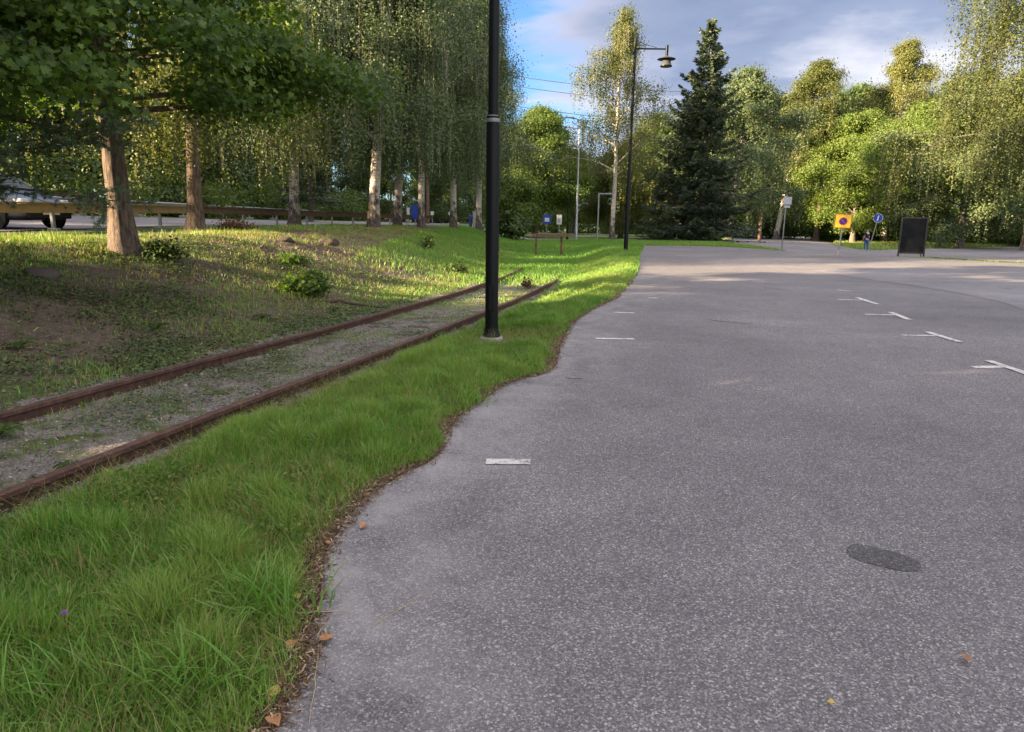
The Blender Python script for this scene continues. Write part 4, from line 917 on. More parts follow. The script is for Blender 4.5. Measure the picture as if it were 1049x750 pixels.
def rock(X, Y, r, label, mat='rock', seed=1, sz=(1, 1, .5), name='rock'):
    b = bmesh.new(); bmesh.ops.create_icosphere(b, subdivisions=3, radius=1)
    for v in b.verts:
        n = fnoise(np.array([v.co.x*1.5+9]), np.array([v.co.y*1.5+v.co.z*2+9]), 1., seed, 3)[0]; v.co = v.co*(r*(.65+.7*n)); v.co.x *= sz[0]; v.co.y *= sz[1]; v.co.z *= sz[2]
    me = bpy.data.meshes.new(name); b.to_mesh(me); b.free(); o = link(name, me, M[mat], None, True); o.location = (X, Y, G(X, Y)); return tag(o, label, name.split('_')[-1])
rock(-6.5, 9.6, .17, 'low mossy grey stone half buried in the bank below the maple', 'rock', 3, (1.4, .9, .75))
rock(-5.6, 17.2, .2, 'dark stump remnant on the bank crest right of the rough-barked birch', 'sleeper', 4, (1, 1, .7), 'stump')
rock(-4.9, 18.6, .22, 'dark torn root lump on the crest below the thick forked birch', 'sleeper', 5, (1.2, 1, .7), 'root_lump')
rock(-1.93, 4.72, .07, 'reddish brown stone lying by the near rail', 'rust', 8, (1.4, 1, .5))
0 and rock(-13.5, 62, 1.6, 'large pale boulder beyond the left road near the spruce', 'rock', 6, (1.8, 1, .7))
def stick(P, r, label, mat='brown', name='fallen_branch', cat='branch'):
    pts = np.array([(x, y, G(x, y)+h) for x, y, h in P]); n = 12; t = np.linspace(0, 1, len(pts)); tt = np.linspace(0, 1, n)
    pp = np.stack([np.interp(tt, t, pts[:, k]) for k in range(3)], 1); pp[1:-1] += rng.normal(0, r*.9, (n-2, 3))*np.array([1, 1, .3])
    V, Q = tubes([(pp, r*np.linspace(1, .4, n))], 12); tag(link(name, np_mesh(name, V, Q), M[mat], None, True), label, cat)
stick([(-5.6, 15.6, .03), (-4.9, 13.9, .03)], .035, 'dark fallen branch lying down the bank left of the bushy shrub', 'sleeper')
stick([(-3.2, 11.9, .05), (-2.2, 11.95, .03)], .03, 'black stick between the bushy shrub and the far rail', 'sleeper')
stick([(-1.08, 2.35, .02), (-.86, 2.47, .03), (-.64, 2.52, .02)], .004, 'thin pale twig in the margin among the dead leaves beside the tall grass', 'straw', 'dry_twig', 'twig')
stick([(-.53, 2.42, .012), (-.38, 2.62, .012), (-.29, 2.74, .012)], .0017, 'thin straw lying on the asphalt near the margin', 'straw', 'dry_twig', 'twig')
stick([(-.70, 2.3, .012), (-.66, 2.1, .012), (-.62, 1.9, .012)], .003, 'thin pale straw pointing at the camera along the margin', 'straw', 'dry_twig', 'twig')
# fallen leaves
def fallen(u, v, size, mat, label, rz):
    z0 = .1
    for _ in range(20):
        r = ray(u, v); kk = (z0-CAMH)/r[2]; X, Y = r[0]*kk, r[1]*kk; z0 = G(X, Y)+.03
    mb_ = MB(); sh = [(0, -.5), (.22, -.42), (.42, -.18), (.36, .1), (.15, .38), (0, .6), (-.15, .38), (-.36, .1), (-.42, -.18), (-.22, -.42)]
    cv_ = mb_.b.verts.new((0, 0, .004)); ring = [mb_.b.verts.new((a*size, b*size, .012*abs(a)*2+rf.uniform(0, .008))) for a, b in sh]
    for i in range(10): mb_.b.faces.new((cv_, ring[i], ring[(i+1) % 10]))
    mb_.cone((0, -.5*size, .004), (.05*size, -.85*size, .003), .0012, .0008, 5)
    o = mb_.build('fallen_leaf', M[mat], None); o.location = (X, Y, z0-.012); o.rotation_euler = (rf.uniform(-.15, .15), rf.uniform(-.15, .15), rz); tag(o, label, 'leaf', 'fallen leaves along the margin')
FL = [(281, 706, .055, 'leafyellow', 'pale yellow square-looking leaf in the margin nearest the camera'), (256, 688, .05, 'leafyellow', 'yellow-brown leaf touching the tall grass clump'), (299, 658, .05, 'leafbrown', 'orange-brown leaf beside the thin pale twig'),
      (334, 652, .05, 'leafbrown', 'small tan leaf on the edge of the asphalt'), (303, 609, .05, 'leafyellow', 'light leaf pair, right one, above the tall grass clump'), (281, 608, .045, 'leafbrown', 'light leaf pair, left one, above the tall grass clump'),
      (280, 736, .06, 'leafbrown', 'brown leaf at the bottom edge of the photo in the margin'), (190, 741, .05, 'leafyellow', 'yellow leaf in the grass at the bottom edge'), (335, 555, .04, 'leafbrown', 'tiny brown leaf where the margin bends'),
      (372, 537, .05, 'leafbrown', 'curled tan leaf at the margin below the painted line'), (853, 719, .03, 'leafyellow', 'pale round leaf alone on the asphalt at the bottom right'), (989, 672, .04, 'leafbrown', 'orange leaf alone on the asphalt at the right'),
      (105, 487, .1, 'leafbrown', 'large brown leaf between verge and near rail at the left'), (498, 385, .05, 'leafyellow', 'small pale leaf in the verge in front of the lamp foot')]
for i, (u, v, sz, mt, lb) in enumerate(FL): fallen(u, v, sz, mt, lb, i*1.7)
# purple clover head
X, Y = at(60, 604, 2.25)[0], 2.25
o = empty('clover_flower', (X, Y, G(X, Y)), 0, 'small purple clover head in the grass at the left', 'flower')
MB().cone((0, 0, 0), (.01, 0, .14), .0016, .0012, 6).build('stem', M['lime'], o)
b = MB(); 
for i in range(40):
    a = i*2.4; e = math.asin(-.3+1.3*i/40); d = Vector((math.cos(a)*math.cos(e), math.sin(a)*math.cos(e), math.sin(e))); b.cone(Vector((.01, 0, .15))+d*.003, Vector((.01, 0, .15))+d*.012, .0022, .0006, 5)
b.build('flower_head', paint('purple_petals', (.3, .12, .36), .6), o)

# ---------------------------------------------------------------- lamps
def lamp_near():
    X, Y = -.27, 8.78; o = empty('street_lamp', ground_loc(X, Y), 0, 'black lamp post standing on a concrete foot in the verge, nearest the camera', 'street lamp', 'street lamps')
    MB().lathe([(0, -.3), (.155, -.3), (.15, .035), (.135, .055), (0, .055)], 28).build('footing', M['concrete'], o, True)
    MB().lathe([(0, .05), (.115, .05), (.115, .085), (.098, .11), (.092, .16), (.09, .17)], 24).build('base_collar', M['black'], o, True)
    JZ = at(503, 122, Y)[1]-G(X, Y)
    MB().lathe([(.083, .1), (.083, JZ+.02), (.081, JZ+.03)], 24).build('lower_pole', M['black'], o, True)
    MB().lathe([(.0832, JZ-.04), (.0845, JZ-.03), (.0845, JZ), (.066, JZ+.04)], 24).build('joint_band', M['greypost'], o, True)
    MB().lathe([(.064, JZ), (.05, 8.3), (0, 8.32)], 24).build('upper_pole', M['black'], o, True)
    MB().box((0, -.084, .55), (.07, .012, .32), bev=.004).build('access_door', M['black'], o)
    head(o, 8.3)
def head(o, zt):
    MB().cone((0, 0, zt-.33), (1.12, 0, zt-.33), .032, .028, 12).build('arm', M['black'], o, True)
    MB().cone((.02, 0, zt-.08), (.8, 0, zt-.29), .009, .009, 8).build('stay_rod', M['black'], o, True)
    MB().cone((1.18, 0, zt-.20), (1.18, 0, zt-.62), .055, .055, 16).build('head_tube', M['black'], o, True)
    MB().lathe([(.06, -.56), (.12, -.60), (.33, -.67), (.34, -.685), (.12, -.66), (.05, -.62)], 28, c=(1.18, 0, zt)).build('shade', M['dimsteel'], o, True)
    MB().lathe([(.10, -.66), (.14, -.70), (.205, -.92), (.19, -.935), (0, -.94)], 28, c=(1.18, 0, zt)).build('glass', M['glass'], o, True)
    MB().lathe([(.205, -.905), (.22, -.91), (.22, -.94), (.205, -.945)], 28, c=(1.18, 0, zt)).build('glass_ring', M['black'], o, True)
lamp_near()
X, Y = 4.38, 27.5; _, zt = at(652, 40, Y)
o = empty('street_lamp', ground_loc(X, Y), 0, 'black lamp post with one arm and wide-brimmed hanging lamp, farther along the verge', 'street lamp', 'street lamps'); zt -= G(X, Y)
MB().lathe([(0, -.3), (.13, -.3), (.13, .03), (0, .03)], 20).build('footing', M['concrete'], o, True)
MB().lathe([(.085, 0), (.085, 2.6), (.062, 2.68), (.045, zt), (0, zt+.02)], 20).build('pole', M['black'], o, True)
head(o, zt)
# grey road lamp, dark slim lamp
for (u, Y, vt, r, mat, lab, nm) in ((590, 49.5, 122, .075, 'steel', 'grey galvanised road lamp pole with small head beyond the rail barrier', 'road_lamp'), (581, 56, 150, .06, 'black', 'slim dark lamp pole left of the grey road lamp', 'road_lamp')):
    X, _ = at(u, 246, Y); _, zt = at(u+6, vt, Y); zt -= G(X, Y)
    o = empty(nm, ground_loc(X, Y), 0, lab, 'street lamp', 'street lamps')
    MB().lathe([(r*1.5, 0), (r*1.4, 1.2), (r, 1.25), (r*.6, zt), (0, zt)], 14).build('pole', M[mat], o, True)
    MB().cone((0, 0, zt-.05), (-.45, 0, zt+.08), .03, .03, 8).build('arm', M[mat], o, True)
    MB().box((-.7, 0, zt+.10), (.6, .22, .12), bev=.04).build('lamp_head', M[mat], o)
# height portal
X, _ = at(612, 240, 66); o = empty('height_portal', ground_loc(X, 66), 0, 'pale steel portal frame seen behind the white-trunked birch', 'portal')
zt = at(612, 199, 66)[1]-G(X, 66)
MB().box((0, 0, zt/2), (.12, .12, zt), bev=.01).build('post', M['steel'], o); MB().box((1.3, 0, zt/2), (.12, .12, zt), bev=.01).build('post', M['steel'], o); MB().box((.65, 0, zt+.05), (1.5, .12, .12), bev=.01).build('crossbar', M['steel'], o)

# ---------------------------------------------------------------- rail-end barrier
o = empty('rail_barrier', (0, 0, 0), 0, 'low rusty barrier of two posts and a crossbar beyond the end of the track', 'barrier')
Yb = 31; X1 = at(549, 250, Yb)[0]; X2 = at(575, 250, Yb+.8)[0]; z1, z2 = G(X1, Yb), G(X2, Yb+.8)
MB().box((X1, Yb, z1+.38), (.1, .1, 1.1), bev=.01).build('post', M['rust'], o); MB().box((X2, Yb+.8, z2+.36), (.1, .1, 1.1), bev=.01).build('post', M['rust'], o)
a, b = Vector((X1-.2, Yb-.1, z1+.88)), Vector((X2+.55, Yb+1.0, z2+.88)); d = b-a
MB().box((a+b)/2, (d.length, .12, .14), rot=d.to_track_quat('X', 'Z').to_matrix(), bev=.01).build('crossbar', M['timberold'], o)

# ---------------------------------------------------------------- left road furniture
GL = [(-13.6, 11.5), (-12.2, 15.5), (-11.5, 19.4), (-11.0, 24), (-10.45, 30), (-9.3, 35), (-8.3, 40), (-7.3, 46), (-6.3, 54)]
o = empty('timber_guard_rail', (0, 0, 0), 0, 'long wooden guard rail on steel posts along the near side of the left road', 'guard rail')
for i, (p, q) in enumerate(zip(GL, GL[1:])):
    zp, zq = G(*p)+.56, G(*q)+.56; a, b = Vector((*p, zp)), Vector((*q, zq)); d = b-a
    MB().box((a+b)/2+Vector((0, 0, 0)), (d.length-.03, .14, .22), rot=d.to_track_quat('X', 'Z').to_matrix(), bev=.012).build('beam', M['timber'] if i < 3 else M['timberold'], o)
    MB().box((a+b)/2+Vector((.09, .03, .135)), (d.length-.03, .2, .035), rot=d.to_track_quat('X', 'Z').to_matrix(), bev=.006).build('top_board', M['timber'] if i < 3 else M['timberold'], o)
    for fr in (.18, .68):
        c = a+d*fr; MB().box((c.x-.12, c.y, c.z-.34), (.07, .1, .72), bev=.008).build('post', M['steel'], o)
        MB().box((c.x-.12, c.y, c.z-.56), (.22, .22, .14), bev=.02).build('post_foot', M['concrete'], o)
WL = [(-26.8, 8), (-25.6, 17), (-25, 28), (-23.2, 38), (-20.5, 50), (-18.5, 70)]
o = empty('steel_guard_rail', (0, 0, 0), 0, 'galvanised steel crash barrier along the far side of the left road', 'guard rail')
for p, q in zip(WL, WL[1:]):
    n = max(1, round((Vector(q)-Vector(p)).length/4))
    for k in range(n):
        p_ = Vector(p).lerp(Vector(q), k/n); q_ = Vector(p).lerp(Vector(q), (k+1)/n)
        a, b = Vector((*p_, G(*p_)+.78)), Vector((*q_, G(*q_)+.78)); d = (b-a).normalized(); nr = Vector((d.y, -d.x, 0)); mb_ = MB()
        pr = [(.0, -.155), (.06, -.11), (.06, -.06), (0, -.02), (0, .02), (.06, .06), (.06, .11), (0, .155)]
        for (o1, h1), (o2, h2) in zip(pr, pr[1:]): mb_.poly([a+nr*o1+Vector((0, 0, h1)), b+nr*o1+Vector((0, 0, h1)), b+nr*o2+Vector((0, 0, h2)), a+nr*o2+Vector((0, 0, h2))])
        for (o1, h1), (o2, h2) in zip(pr, pr[1:]): mb_.poly([a+nr*(o1-.004)+Vector((0, 0, h1)), b+nr*(o1-.004)+Vector((0, 0, h1)), b+nr*(o2-.004)+Vector((0, 0, h2)), a+nr*(o2-.004)+Vector((0, 0, h2))])
        mb_.build('beam', M['steel'], o)
        MB().box((a.x-.08, a.y, a.z-.42), (.1, .1, .85), bev=.01).build('post', M['steel'], o); MB().box((a.x-.08, a.y, a.z-.72), (.5, .3, .22), bev=.03).build('post_foot', M['concrete'], o)

# ---------------------------------------------------------------- cars
def car(loc, rz, paintm, label, group=None):
    o = empty('parked_car', loc, rz, label, 'car', group); L = 4.3
    # stations from nose (x=+) to tail: x, z_low, z_shoulder, half width
    st = [(2.12, .34, .60, .55), (2.06, .26, .70, .72), (1.85, .22, .80, .84), (1.35, .2, .92, .88), (.95, .2, .98, .89), (.2, .2, .98, .89), (-.8, .2, .99, .89), (-1.5, .22, 1.0, .87), (-1.95, .26, .98, .82), (-2.14, .34, .86, .7), (-2.18, .45, .7, .62)]
    b = bmesh.new(); rings = []
    for (x, zl, zs, w) in st:
        zm = (zl+zs)/2; sec = [(-w*.92, zl), (-w, zl+.08), (-w*1.0, zm), (-w*.97, zs-.09), (-w*.86, zs-.01), (0, zs+.03), (w*.86, zs-.01), (w*.97, zs-.09), (w, zm), (w, zl+.08), (w*.92, zl)]
        rings.append([b.verts.new((x, yy_, zz_)) for yy_, zz_ in sec])
    for A_, B_ in zip(rings, rings[1:]):
        n = len(A_)
        for i in range(n): b.faces.new((A_[i], A_[(i+1) % n], B_[(i+1) % n], B_[i]))
    b.faces.new(rings[0]); b.faces.new(rings[-1]); bmesh.ops.recalc_face_normals(b, faces=b.faces)
    me = bpy.data.meshes.new('body'); b.to_mesh(me); b.free(); bo = link('body', me, paintm, o, True); md = bo.modifiers.new('s', 'SUBSURF'); md.levels = md.render_levels = 2
    # glasshouse and roof
    cab = [(1.0, .97, .80), (.3, 1.36, .66), (.05, 1.44, .63), (-.7, 1.47, .63), (-1.35, 1.40, .62), (-1.95, .98, .74)]
    b = MB(); vsL = [b.b.verts.new((x, -w, z)) for x, z, w in cab]; vsR = [b.b.verts.new((x, w, z)) for x, z, w in cab]
    bl = [b.b.verts.new((1.0, -.82, .95)), b.b.verts.new((-1.95, -.80, .95))]; br = [b.b.verts.new((1.0, .82, .95)), b.b.verts.new((-1.95, .80, .95))]
    for i in range(5): b.b.faces.new((vsL[i], vsL[i+1], vsR[i+1], vsR[i]))
    b.b.faces.new((bl[0], *vsL[1:5], bl[1])); b.b.faces.new((br[0], *vsR[1:5], br[1]))
    b.build('windows', M['carglass'], o)
    b = MB(); top = [(.22, 1.395), (0, 1.455), (-.7, 1.49), (-1.3, 1.43), (-1.5, 1.34)]
    va = [[b.b.verts.new((x, s*.655, z-.02)) for s in (-1, 1)]+[b.b.verts.new((x, s*.5, z+.012)) for s in (1, -1)] for x, z in top]
    for A_, B_ in zip(va, va[1:]):
        for i in range(3): b.b.faces.new((A_[i], A_[(i+1) % 4], B_[(i+1) % 4], B_[i])) if i else None
        b.b.faces.new((A_[3], A_[0], B_[0], B_[3]))
    b.build('roof', paintm, o, True)
    for s in (-1, 1):
        for (xa, za, xb, zb_) in ((1.02, .95, .22, 1.40), (-1.97, .96, -1.45, 1.38), (-.35, .97, -.42, 1.43)):
            MB().cone((xa, s*.82, za), (xb, s*.66, zb_), .035, .03, 8).build('pillar', paintm, o)
    for x in (1.3, -1.28):
        for s in (-1, 1):
            w_ = MB().lathe([(.20, -.10), (.29, -.10), (.315, -.07), (.315, .07), (.29, .10), (.20, .10)], 28).build('tyre', M['tyre'], None, True)
            whl = empty('wheel', (x, s*.80, .315), 0); whl.parent = o; whl.rotation_euler = (math.pi/2, 0, 0); w_.parent = whl; tag(w_)
            r_ = MB().lathe([(.205, -.05), (.2, .085), (.17, .09), (.165, .04), (.06, .05), (.05, .08), (0, .085)], 28)
            for k in range(5):
                a = k*1.2566; r_.box((math.cos(a)*.11, math.sin(a)*.11, .065), (.15, .035, .03), rot=Matrix.Rotation(a, 3, 'Z'))
            ro = r_.build('rim', M['rim'], whl, True); ro.scale = (1, 1, -s)
            MB().lathe([(0, 0), (.38, 0), (.38, .02), (0, .02)], 28).build('wheel_arch', M['plastic'], o).location = (0, 0, 0)
            wa = [k for k in o.children if k.name.startswith('wheel_arch')][-1]; wa.rotation_euler = (math.pi/2, 0, 0); wa.location = (x, s*.895+(.01 if s > 0 else .01), .33)
        MB().box((0, 0, 0), (.34, .3, .16), bev=.06, rot=None).build('headlight', M['lens'], o).location = (1.93, 0, .66)
    hl = [k for k in o.children if k.name.startswith('headlight')]
    for k, s in zip(hl, (-1, 1)): k.location = (1.9, s*.62, .68)
    MB().box((2.09, 0, .36), (.12, 1.3, .2), bev=.04).build('bumper', M['plastic'], o); MB().box((2.1, 0, .58), (.06, .8, .1), bev=.02).build('grille', M['plastic'], o)
    MB().box((2.16, 0, .42), (.012, .5, .11)).build('number_plate', M['signwhite'], o)
    for s in (-1, 1):
        MB().box((-2.05, s*.62, .78), (.16, .28, .18), bev=.04).build('tail_light', M['redlens'], o); MB().box((.72, s*.98, 1.0), (.14, .2, .13), bev=.04).build('mirror', paintm, o)
    return o
car((-14.3, 19.2, G(-14.3, 19.2)+.02), R_(-14), M['carpaint'], 'silver car nosing into view behind the wooden rail at the left edge')
X, _ = at(748, 240, 98); car(ground_loc(X, 98), R_(150), M['carblue'], 'small blue car far off just right of the spruce')

# ---------------------------------------------------------------- signs
def text(body, size, mat, parent, loc, name='lettering'):
    cu = bpy.data.curves.new(name, 'FONT'); cu.body = body; cu.size = size; cu.align_x = 'CENTER'; cu.align_y = 'CENTER'; cu.extrude = .001
    o = bpy.data.objects.new(name, cu); C.objects.link(o); cu.materials.append(M[mat]); o.parent = parent; o.location = loc; o.rotation_euler = (math.pi/2, 0, 0); return o
def disc(r, t, mat, name, parent, y, z, x=0, n=28):
    o = MB().lathe([(0, 0), (r, 0), (r, t), (0, t)], n).build(name, M[mat], parent); o.rotation_euler = (math.pi/2, 0, 0); o.location = (x, y, z); return o
def face_rz(X, Y): return -math.atan2(X, Y)
# orange-bordered no-parking sign, slightly leaning
X, Y = 12.75, 27.6; o = empty('parking_sign', ground_loc(X, Y), face_rz(X, Y), 'yellow square no-parking sign with red edge on a slim leaning grey post', 'road sign'); o.rotation_euler[1] = R_(2.2)
MB().cone((0, .02, -.1), (0, .02, 1.55), .028, .028, 12).build('post', M['greypost'], o, True)
MB().box((0, 0, 1.32), (.57, .02, .53), bev=.008).build('border', M['orange'], o); MB().box((0, -.012, 1.32), (.53, .012, .49), bev=.004).build('panel', M['yellow'], o)
disc(.15, .006, 'orange', 'red_ring', o, -.018, 1.32); disc(.13, .006, 'signpurple', 'blue_disc', o, -.023, 1.32)
q = MB().box((0, -.031, 1.32), (.25, .004, .022), rot=Matrix.Rotation(R_(45), 3, 'Y')).build('red_slash', M['orange'], o)
# blue round sign leaning to the right
X, Y = at(890.5, 250, 58.3)[0], 58.3; o = empty('round_sign', ground_loc(X, Y), face_rz(X, Y), 'round blue sign with white figure on a tilted pole beside the person', 'road sign'); o.rotation_euler[1] = R_(9)
zt = at(895, 223, Y)[1]-G(X, Y)
MB().cone((0, .03, -.2), (0, .03, zt+.2), .035, .035, 12).build('post', M['steel'], o, True)
disc(.36, .02, 'signwhite', 'sign_rim', o, .0, zt); disc(.33, .02, 'signblue', 'sign_face', o, -.005, zt)
disc(.05, .008, 'signwhite', 'pictogram', o, -.024, zt+.16); MB().box((0, -.028, zt), (.09, .008, .24), bev=.003).build('pictogram', M['signwhite'], o); MB().box((-.04, -.028, zt-.17), (.04, .008, .14)).build('pictogram', M['signwhite'], o); MB().box((.04, -.028, zt-.17), (.04, .008, .14)).build('pictogram', M['signwhite'], o)
# pale double panel on a tall pole by the wedge of grass
X, Y = at(801, 255, 32.2)[0], 32.2; o = empty('information_sign', ground_loc(X, Y), face_rz(X, Y)+.2, 'pale rectangular sign over a smaller plate on a tall grey pole', 'road sign')
MB().cone((0, .03, -.2), (0, .03, 2.45), .03, .03, 12).build('post', M['greypost'], o, True)
MB().box((.06, 0, 2.18), (.34, .02, .34), bev=.005).build('panel', M['signgrey'], o); MB().box((.05, 0, 1.92), (.26, .02, .1), bev=.004).build('lower_panel', M['signgrey'], o)
# black freestanding board
bx0, bz0 = at(921, 264, 28.3); o = empty('display_board', ground_loc(16.0, 28.3), face_rz(16, 28.3)+.12, 'tall black freestanding board with a dark frame on two legs at the lot edge', 'board')
o.rotation_euler[0] = R_(-4)
W_, Hh = .96, 1.46
MB().box((0, 0, .10+Hh/2), (W_-.08, .03, Hh-.08)).build('panel', M['board'], o)
for s in (-1, 1): MB().box((s*(W_/2-.03), 0, Hh/2+.02), (.06, .055, Hh+.14), bev=.006).build('frame_side', M['boardframe'], o)
MB().box((0, 0, Hh+.07), (W_-.12, .055, .06), bev=.006).build('frame_top', M['boardframe'], o); MB().box((0, 0, .13), (W_-.12, .055, .05), bev=.006).build('frame_bottom', M['boardframe'], o)
for s in (-1, 1):
    q = MB().cone((s*.42, .03, 1.3), (s*.42, .6, -.06), .018, .018, 8).build('rear_strut', M['boardframe'], o)
# small signs far off in the middle and left
def smallsign(u, vt, vb, Y, w, h, mat, label, second=None, post='steel', name='road_sign', rnd=False):
    X, _ = at(u, 240, Y); zt = at(u, vt, Y)[1]-G(X, Y); o = empty(name, ground_loc(X, Y), face_rz(X, Y), label, 'road sign')
    MB().cone((0, .03, -.2), (0, .03, zt-.02), .035, .035, 10).build('post', M[post], o, True)
    if rnd: disc(w/2, .03, mat, 'panel', o, 0, zt-h/2)
    else: MB().box((0, 0, zt-h/2), (w, .03, h), bev=.006).build('panel', M[mat], o)
    if second: MB().box((0, -.02, zt-h*.55), (w*.55, .012, h*.42)).build('symbol', M[second], o)
    return o
smallsign(560, 220, 0, 60, .68, .75, 'signblue', 'light blue and white sign beyond the rail barrier', 'signwhite'); smallsign(572.5, 220, 0, 58, .42, .78, 'signwhite', 'upright white sign right of the light blue sign', 'signgrey')
smallsign(425.5, 210, 0, 48, .5, .95, 'signblue', 'tall blue sign seen left of the white-barked birch', None); smallsign(418.5, 213, 0, 50, .2, .62, 'signwhite', 'narrow white sign left of the tall blue sign')
smallsign(443, 216.5, 0, 56, .26, .3, 'signwhite', 'tiny white sign right of the white-barked birch'); smallsign(461.5, 216.5, 0, 54, .32, .34, 'signwhite', 'small round pale sign beside the pinkish birch trunk', None, rnd=True)
smallsign(626.5, 234, 0, 56, .36, .2, 'signgrey', 'small grey box on a short post right of the white-trunked birch', None, 'black', 'mail_box')
X, _ = at(488, 225, 58); o = empty('utility_cabinet', ground_loc(X, 58), .2, 'beige utility cabinet at the end of the left road', 'cabinet')
zt = at(488, 217, 58)[1]-G(X, 58)
MB().box((0, 0, zt/2), (.56, .4, zt), bev=.02).build('housing', M['cabinet'], o); MB().box((0, -.21, zt/2), (.48, .02, zt*.85), bev=.005).build('door', M['cabinet'], o); MB().box((0, 0, zt+.02), (.62, .46, .05), bev=.01).build('lid', M['signgrey'], o)
X2, _ = at(482, 225, 57.6); o = tag(MB().box((0, 0, .45), (.22, .22, .9), bev=.03).cone((0, 0, .9), (0, 0, .98), .12, .06, 12).build('blue_bollard', M['signblue'], None), 'small blue bollard touching the beige cabinet', 'bollard'); o.location = ground_loc(X2, 57.6)
X, _ = at(475, 225, 56); o = empty('picnic_bench', ground_loc(X, 56), .1, 'dark low bench left of the beige cabinet', 'bench')
MB().box((0, 0, .62), (1.5, .5, .06), bev=.01).build('seat', M['timberold'], o)
for s in (-1, 1): MB().box((s*.6, 0, .3), (.08, .45, .6), bev=.01).build('leg', M['dark'], o)

# power lines and their poles
pl = [(74, 70, (-12, 80), 0), (84, 70, 0, 0)]
for k, (v0, v1) in enumerate([(72, 95), (83, 104), (104, 124), (108, 130), (119, 138)]):
    a = Vector((-9+.5*k, 74, at(430, v0, 74)[1]+1.2)); b = Vector((24, 68+.4*k, at(760, v1, 68)[1])); n = 16
    a.z = at(525, v0, 74)[1]+.8
    pts = np.array([a.lerp(b, i/n)+Vector((0, 0, -.9*math.sin(math.pi*i/n))) for i in range(n+1)])
    V, Q = tubes([(pts, np.full(n+1, .028))], 10); tag(link('power_line', np_mesh('power_line', V, Q), M['wire'], None, True), ['topmost', 'second highest', 'middle', 'second lowest', 'lowest'][k]+' of the five thin dark power cables crossing the sky beside the birch', 'cable', 'power cables')
for (X, Y, H, lab) in ((-9, 74, 19, 'wooden power pole hidden among the left birches'), (24, 69, 12.5, 'wooden power pole behind the spruce and its neighbour')):
    o = empty('power_pole', ground_loc(X, Y), 0, lab, 'pole'); MB().cone((0, 0, -.3), (0, 0, H), .17, .11, 12).build('pole', M['timberold'], o, True)
    for zz_ in (H-.6, H-2.4): MB().box((0, -.15, zz_), (.12, .1, .1)).box((0, 0, zz_), (.12, 3., .12)).build('crossarm', M['timberold'], o)

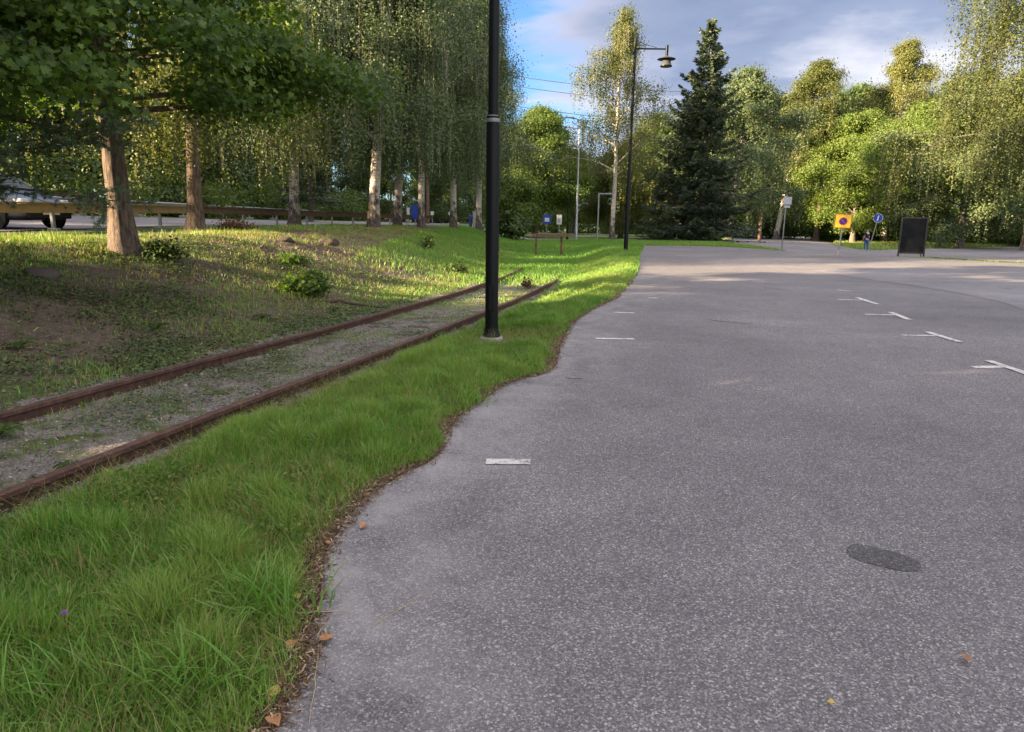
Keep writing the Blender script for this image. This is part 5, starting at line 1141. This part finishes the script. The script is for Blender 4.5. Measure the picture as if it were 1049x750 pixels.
# ---------------------------------------------------------------- person
def person(loc, rz, label):
    o = empty('person', loc, rz, label, 'person')
    def skin(name, vs, es, rad, mat, root=0):
        me = bpy.data.meshes.new(name); me.from_pydata(vs, es, []); ob = link(name, me, M[mat], o)
        md = ob.modifiers.new('skin', 'SKIN'); sv = me.skin_vertices if me.skin_vertices else None
        if not me.skin_vertices:
            b = bmesh.new(); b.from_mesh(me); b.verts.layers.skin.verify(); b.to_mesh(me); b.free()
        for i, r in enumerate(rad): me.skin_vertices[0].data[i].radius = r if isinstance(r, tuple) else (r, r); me.skin_vertices[0].data[i].use_root = i == root
        s = ob.modifiers.new('sub', 'SUBSURF'); s.levels = s.render_levels = 2; md.use_smooth_shade = True
        return ob
    V = [(0, 0, .92), (0, 0, 1.1), (0, .01, 1.28), (0, .01, 1.42), (0, 0, 1.49), (0, -.01, 1.56), (0, -.01, 1.66), (0, -.01, 1.72)]
    E_ = [(i, i+1) for i in range(7)]; Rr = [(.15, .11), (.13, .095), (.16, .11), (.12, .08), .055, (.07, .08), (.075, .09), .05]
    for s in (-1, 1):
        k = len(V); V += [(s*.17, 0, 1.41), (s*.22, -.02, 1.27), (s*.25, -.03, 1.13), (s*.24, -.1, 1.0), (s*.23, -.16, .90), (s*.22, -.19, .84)]; E_ += [(3, k)]+[(k+i, k+i+1) for i in range(5)]; Rr += [.06, .05, .042, .037, .028, .035]
        k = len(V); V += [(s*.09, 0, .86), (s*.11, -.02*s, .66), (s*.12, -.03*s, .48), (s*.13, .02-.02*s, .25), (s*.13, .04-.03*s, .08), (s*.14, -.1-.03*s, .03)]; E_ += [(0, k)]+[(k+i, k+i+1) for i in range(5)]; Rr += [.09, .08, .058, .052, .038, .04]
    skin('body', V, E_, Rr, 'skin')
    # clothes
    sh = [(0, 0, .90), (0, 0, 1.1), (0, .01, 1.28), (0, .01, 1.43)]; es = [(0, 1), (1, 2), (2, 3)]; rd = [(.165, .125), (.145, .11), (.175, .125), (.12, .09)]
    for s in (-1, 1): k = len(sh); sh += [(s*.17, 0, 1.41), (s*.22, -.02, 1.27), (s*.235, -.025, 1.2)]; es += [(3, k), (k, k+1), (k+1, k+2)]; rd += [.075, .066, .06]
    skin('shirt', sh, es, rd, 'navy')
    tv = [(0, 0, .92)]; es = []; rd = [(.168, .128)]
    for s in (-1, 1): k = len(tv); tv += [(s*.09, 0, .84), (s*.11, -.02*s, .66), (s*.12, -.03*s, .48), (s*.13, .02-.02*s, .25), (s*.13, .04-.03*s, .12)]; es += [(0, k)]+[(k+i, k+i+1) for i in range(4)]; rd += [.105, .095, .075, .068, .06]
    skin('jeans', tv, es, rd, 'jeans')
    for s in (-1, 1): skin('shoe', [(s*.13, .06-.03*s, .06), (s*.135, -.05-.03*s, .045), (s*.14, -.15-.03*s, .04)], [(0, 1), (1, 2)], [(.05, .055), (.05, .045), (.045, .035)], 'shoe')
    skin('hair', [(0, .02, 1.6), (0, .015, 1.69), (0, .0, 1.735)], [(0, 1), (1, 2)], [(.085, .085), (.088, .095), .06], 'hair')
    for s in (-1, 1):
        for f in range(4): V_, Q_ = tubes([(np.array([(s*.22+.012*(f-1.5), -.19, .835), (s*.22+.013*(f-1.5), -.21, .80), (s*.22+.012*(f-1.5), -.2, .765+.008*abs(f-1.5))]), np.array([.009, .008, .006]))], 10); link('finger', np_mesh('finger', V_, Q_), M['skin'], o, True)
        V_, Q_ = tubes([(np.array([(s*.20, -.205, .86), (s*.185, -.23, .83), (s*.19, -.235, .80)]), np.array([.011, .009, .007]))], 10); link('thumb', np_mesh('thumb', V_, Q_), M['skin'], o, True)
    for s in (-1, 1):
        e_ = MB().lathe([(0, -.012), (.011, 0), (0, .012)], 8).build('eye', M['dark'], o, True); e_.location = (s*.03, -.092, 1.63)
    MB().cone((0, -.09, 1.635), (0, -.115, 1.6), .008, .014, 8).build('nose', M['skin'], o, True)
    return o
X = at(888, 256, 57)[0]
person(ground_loc(X, 57.2), R_(200), 'person in dark top and blue jeans standing beside the tilted round blue sign')
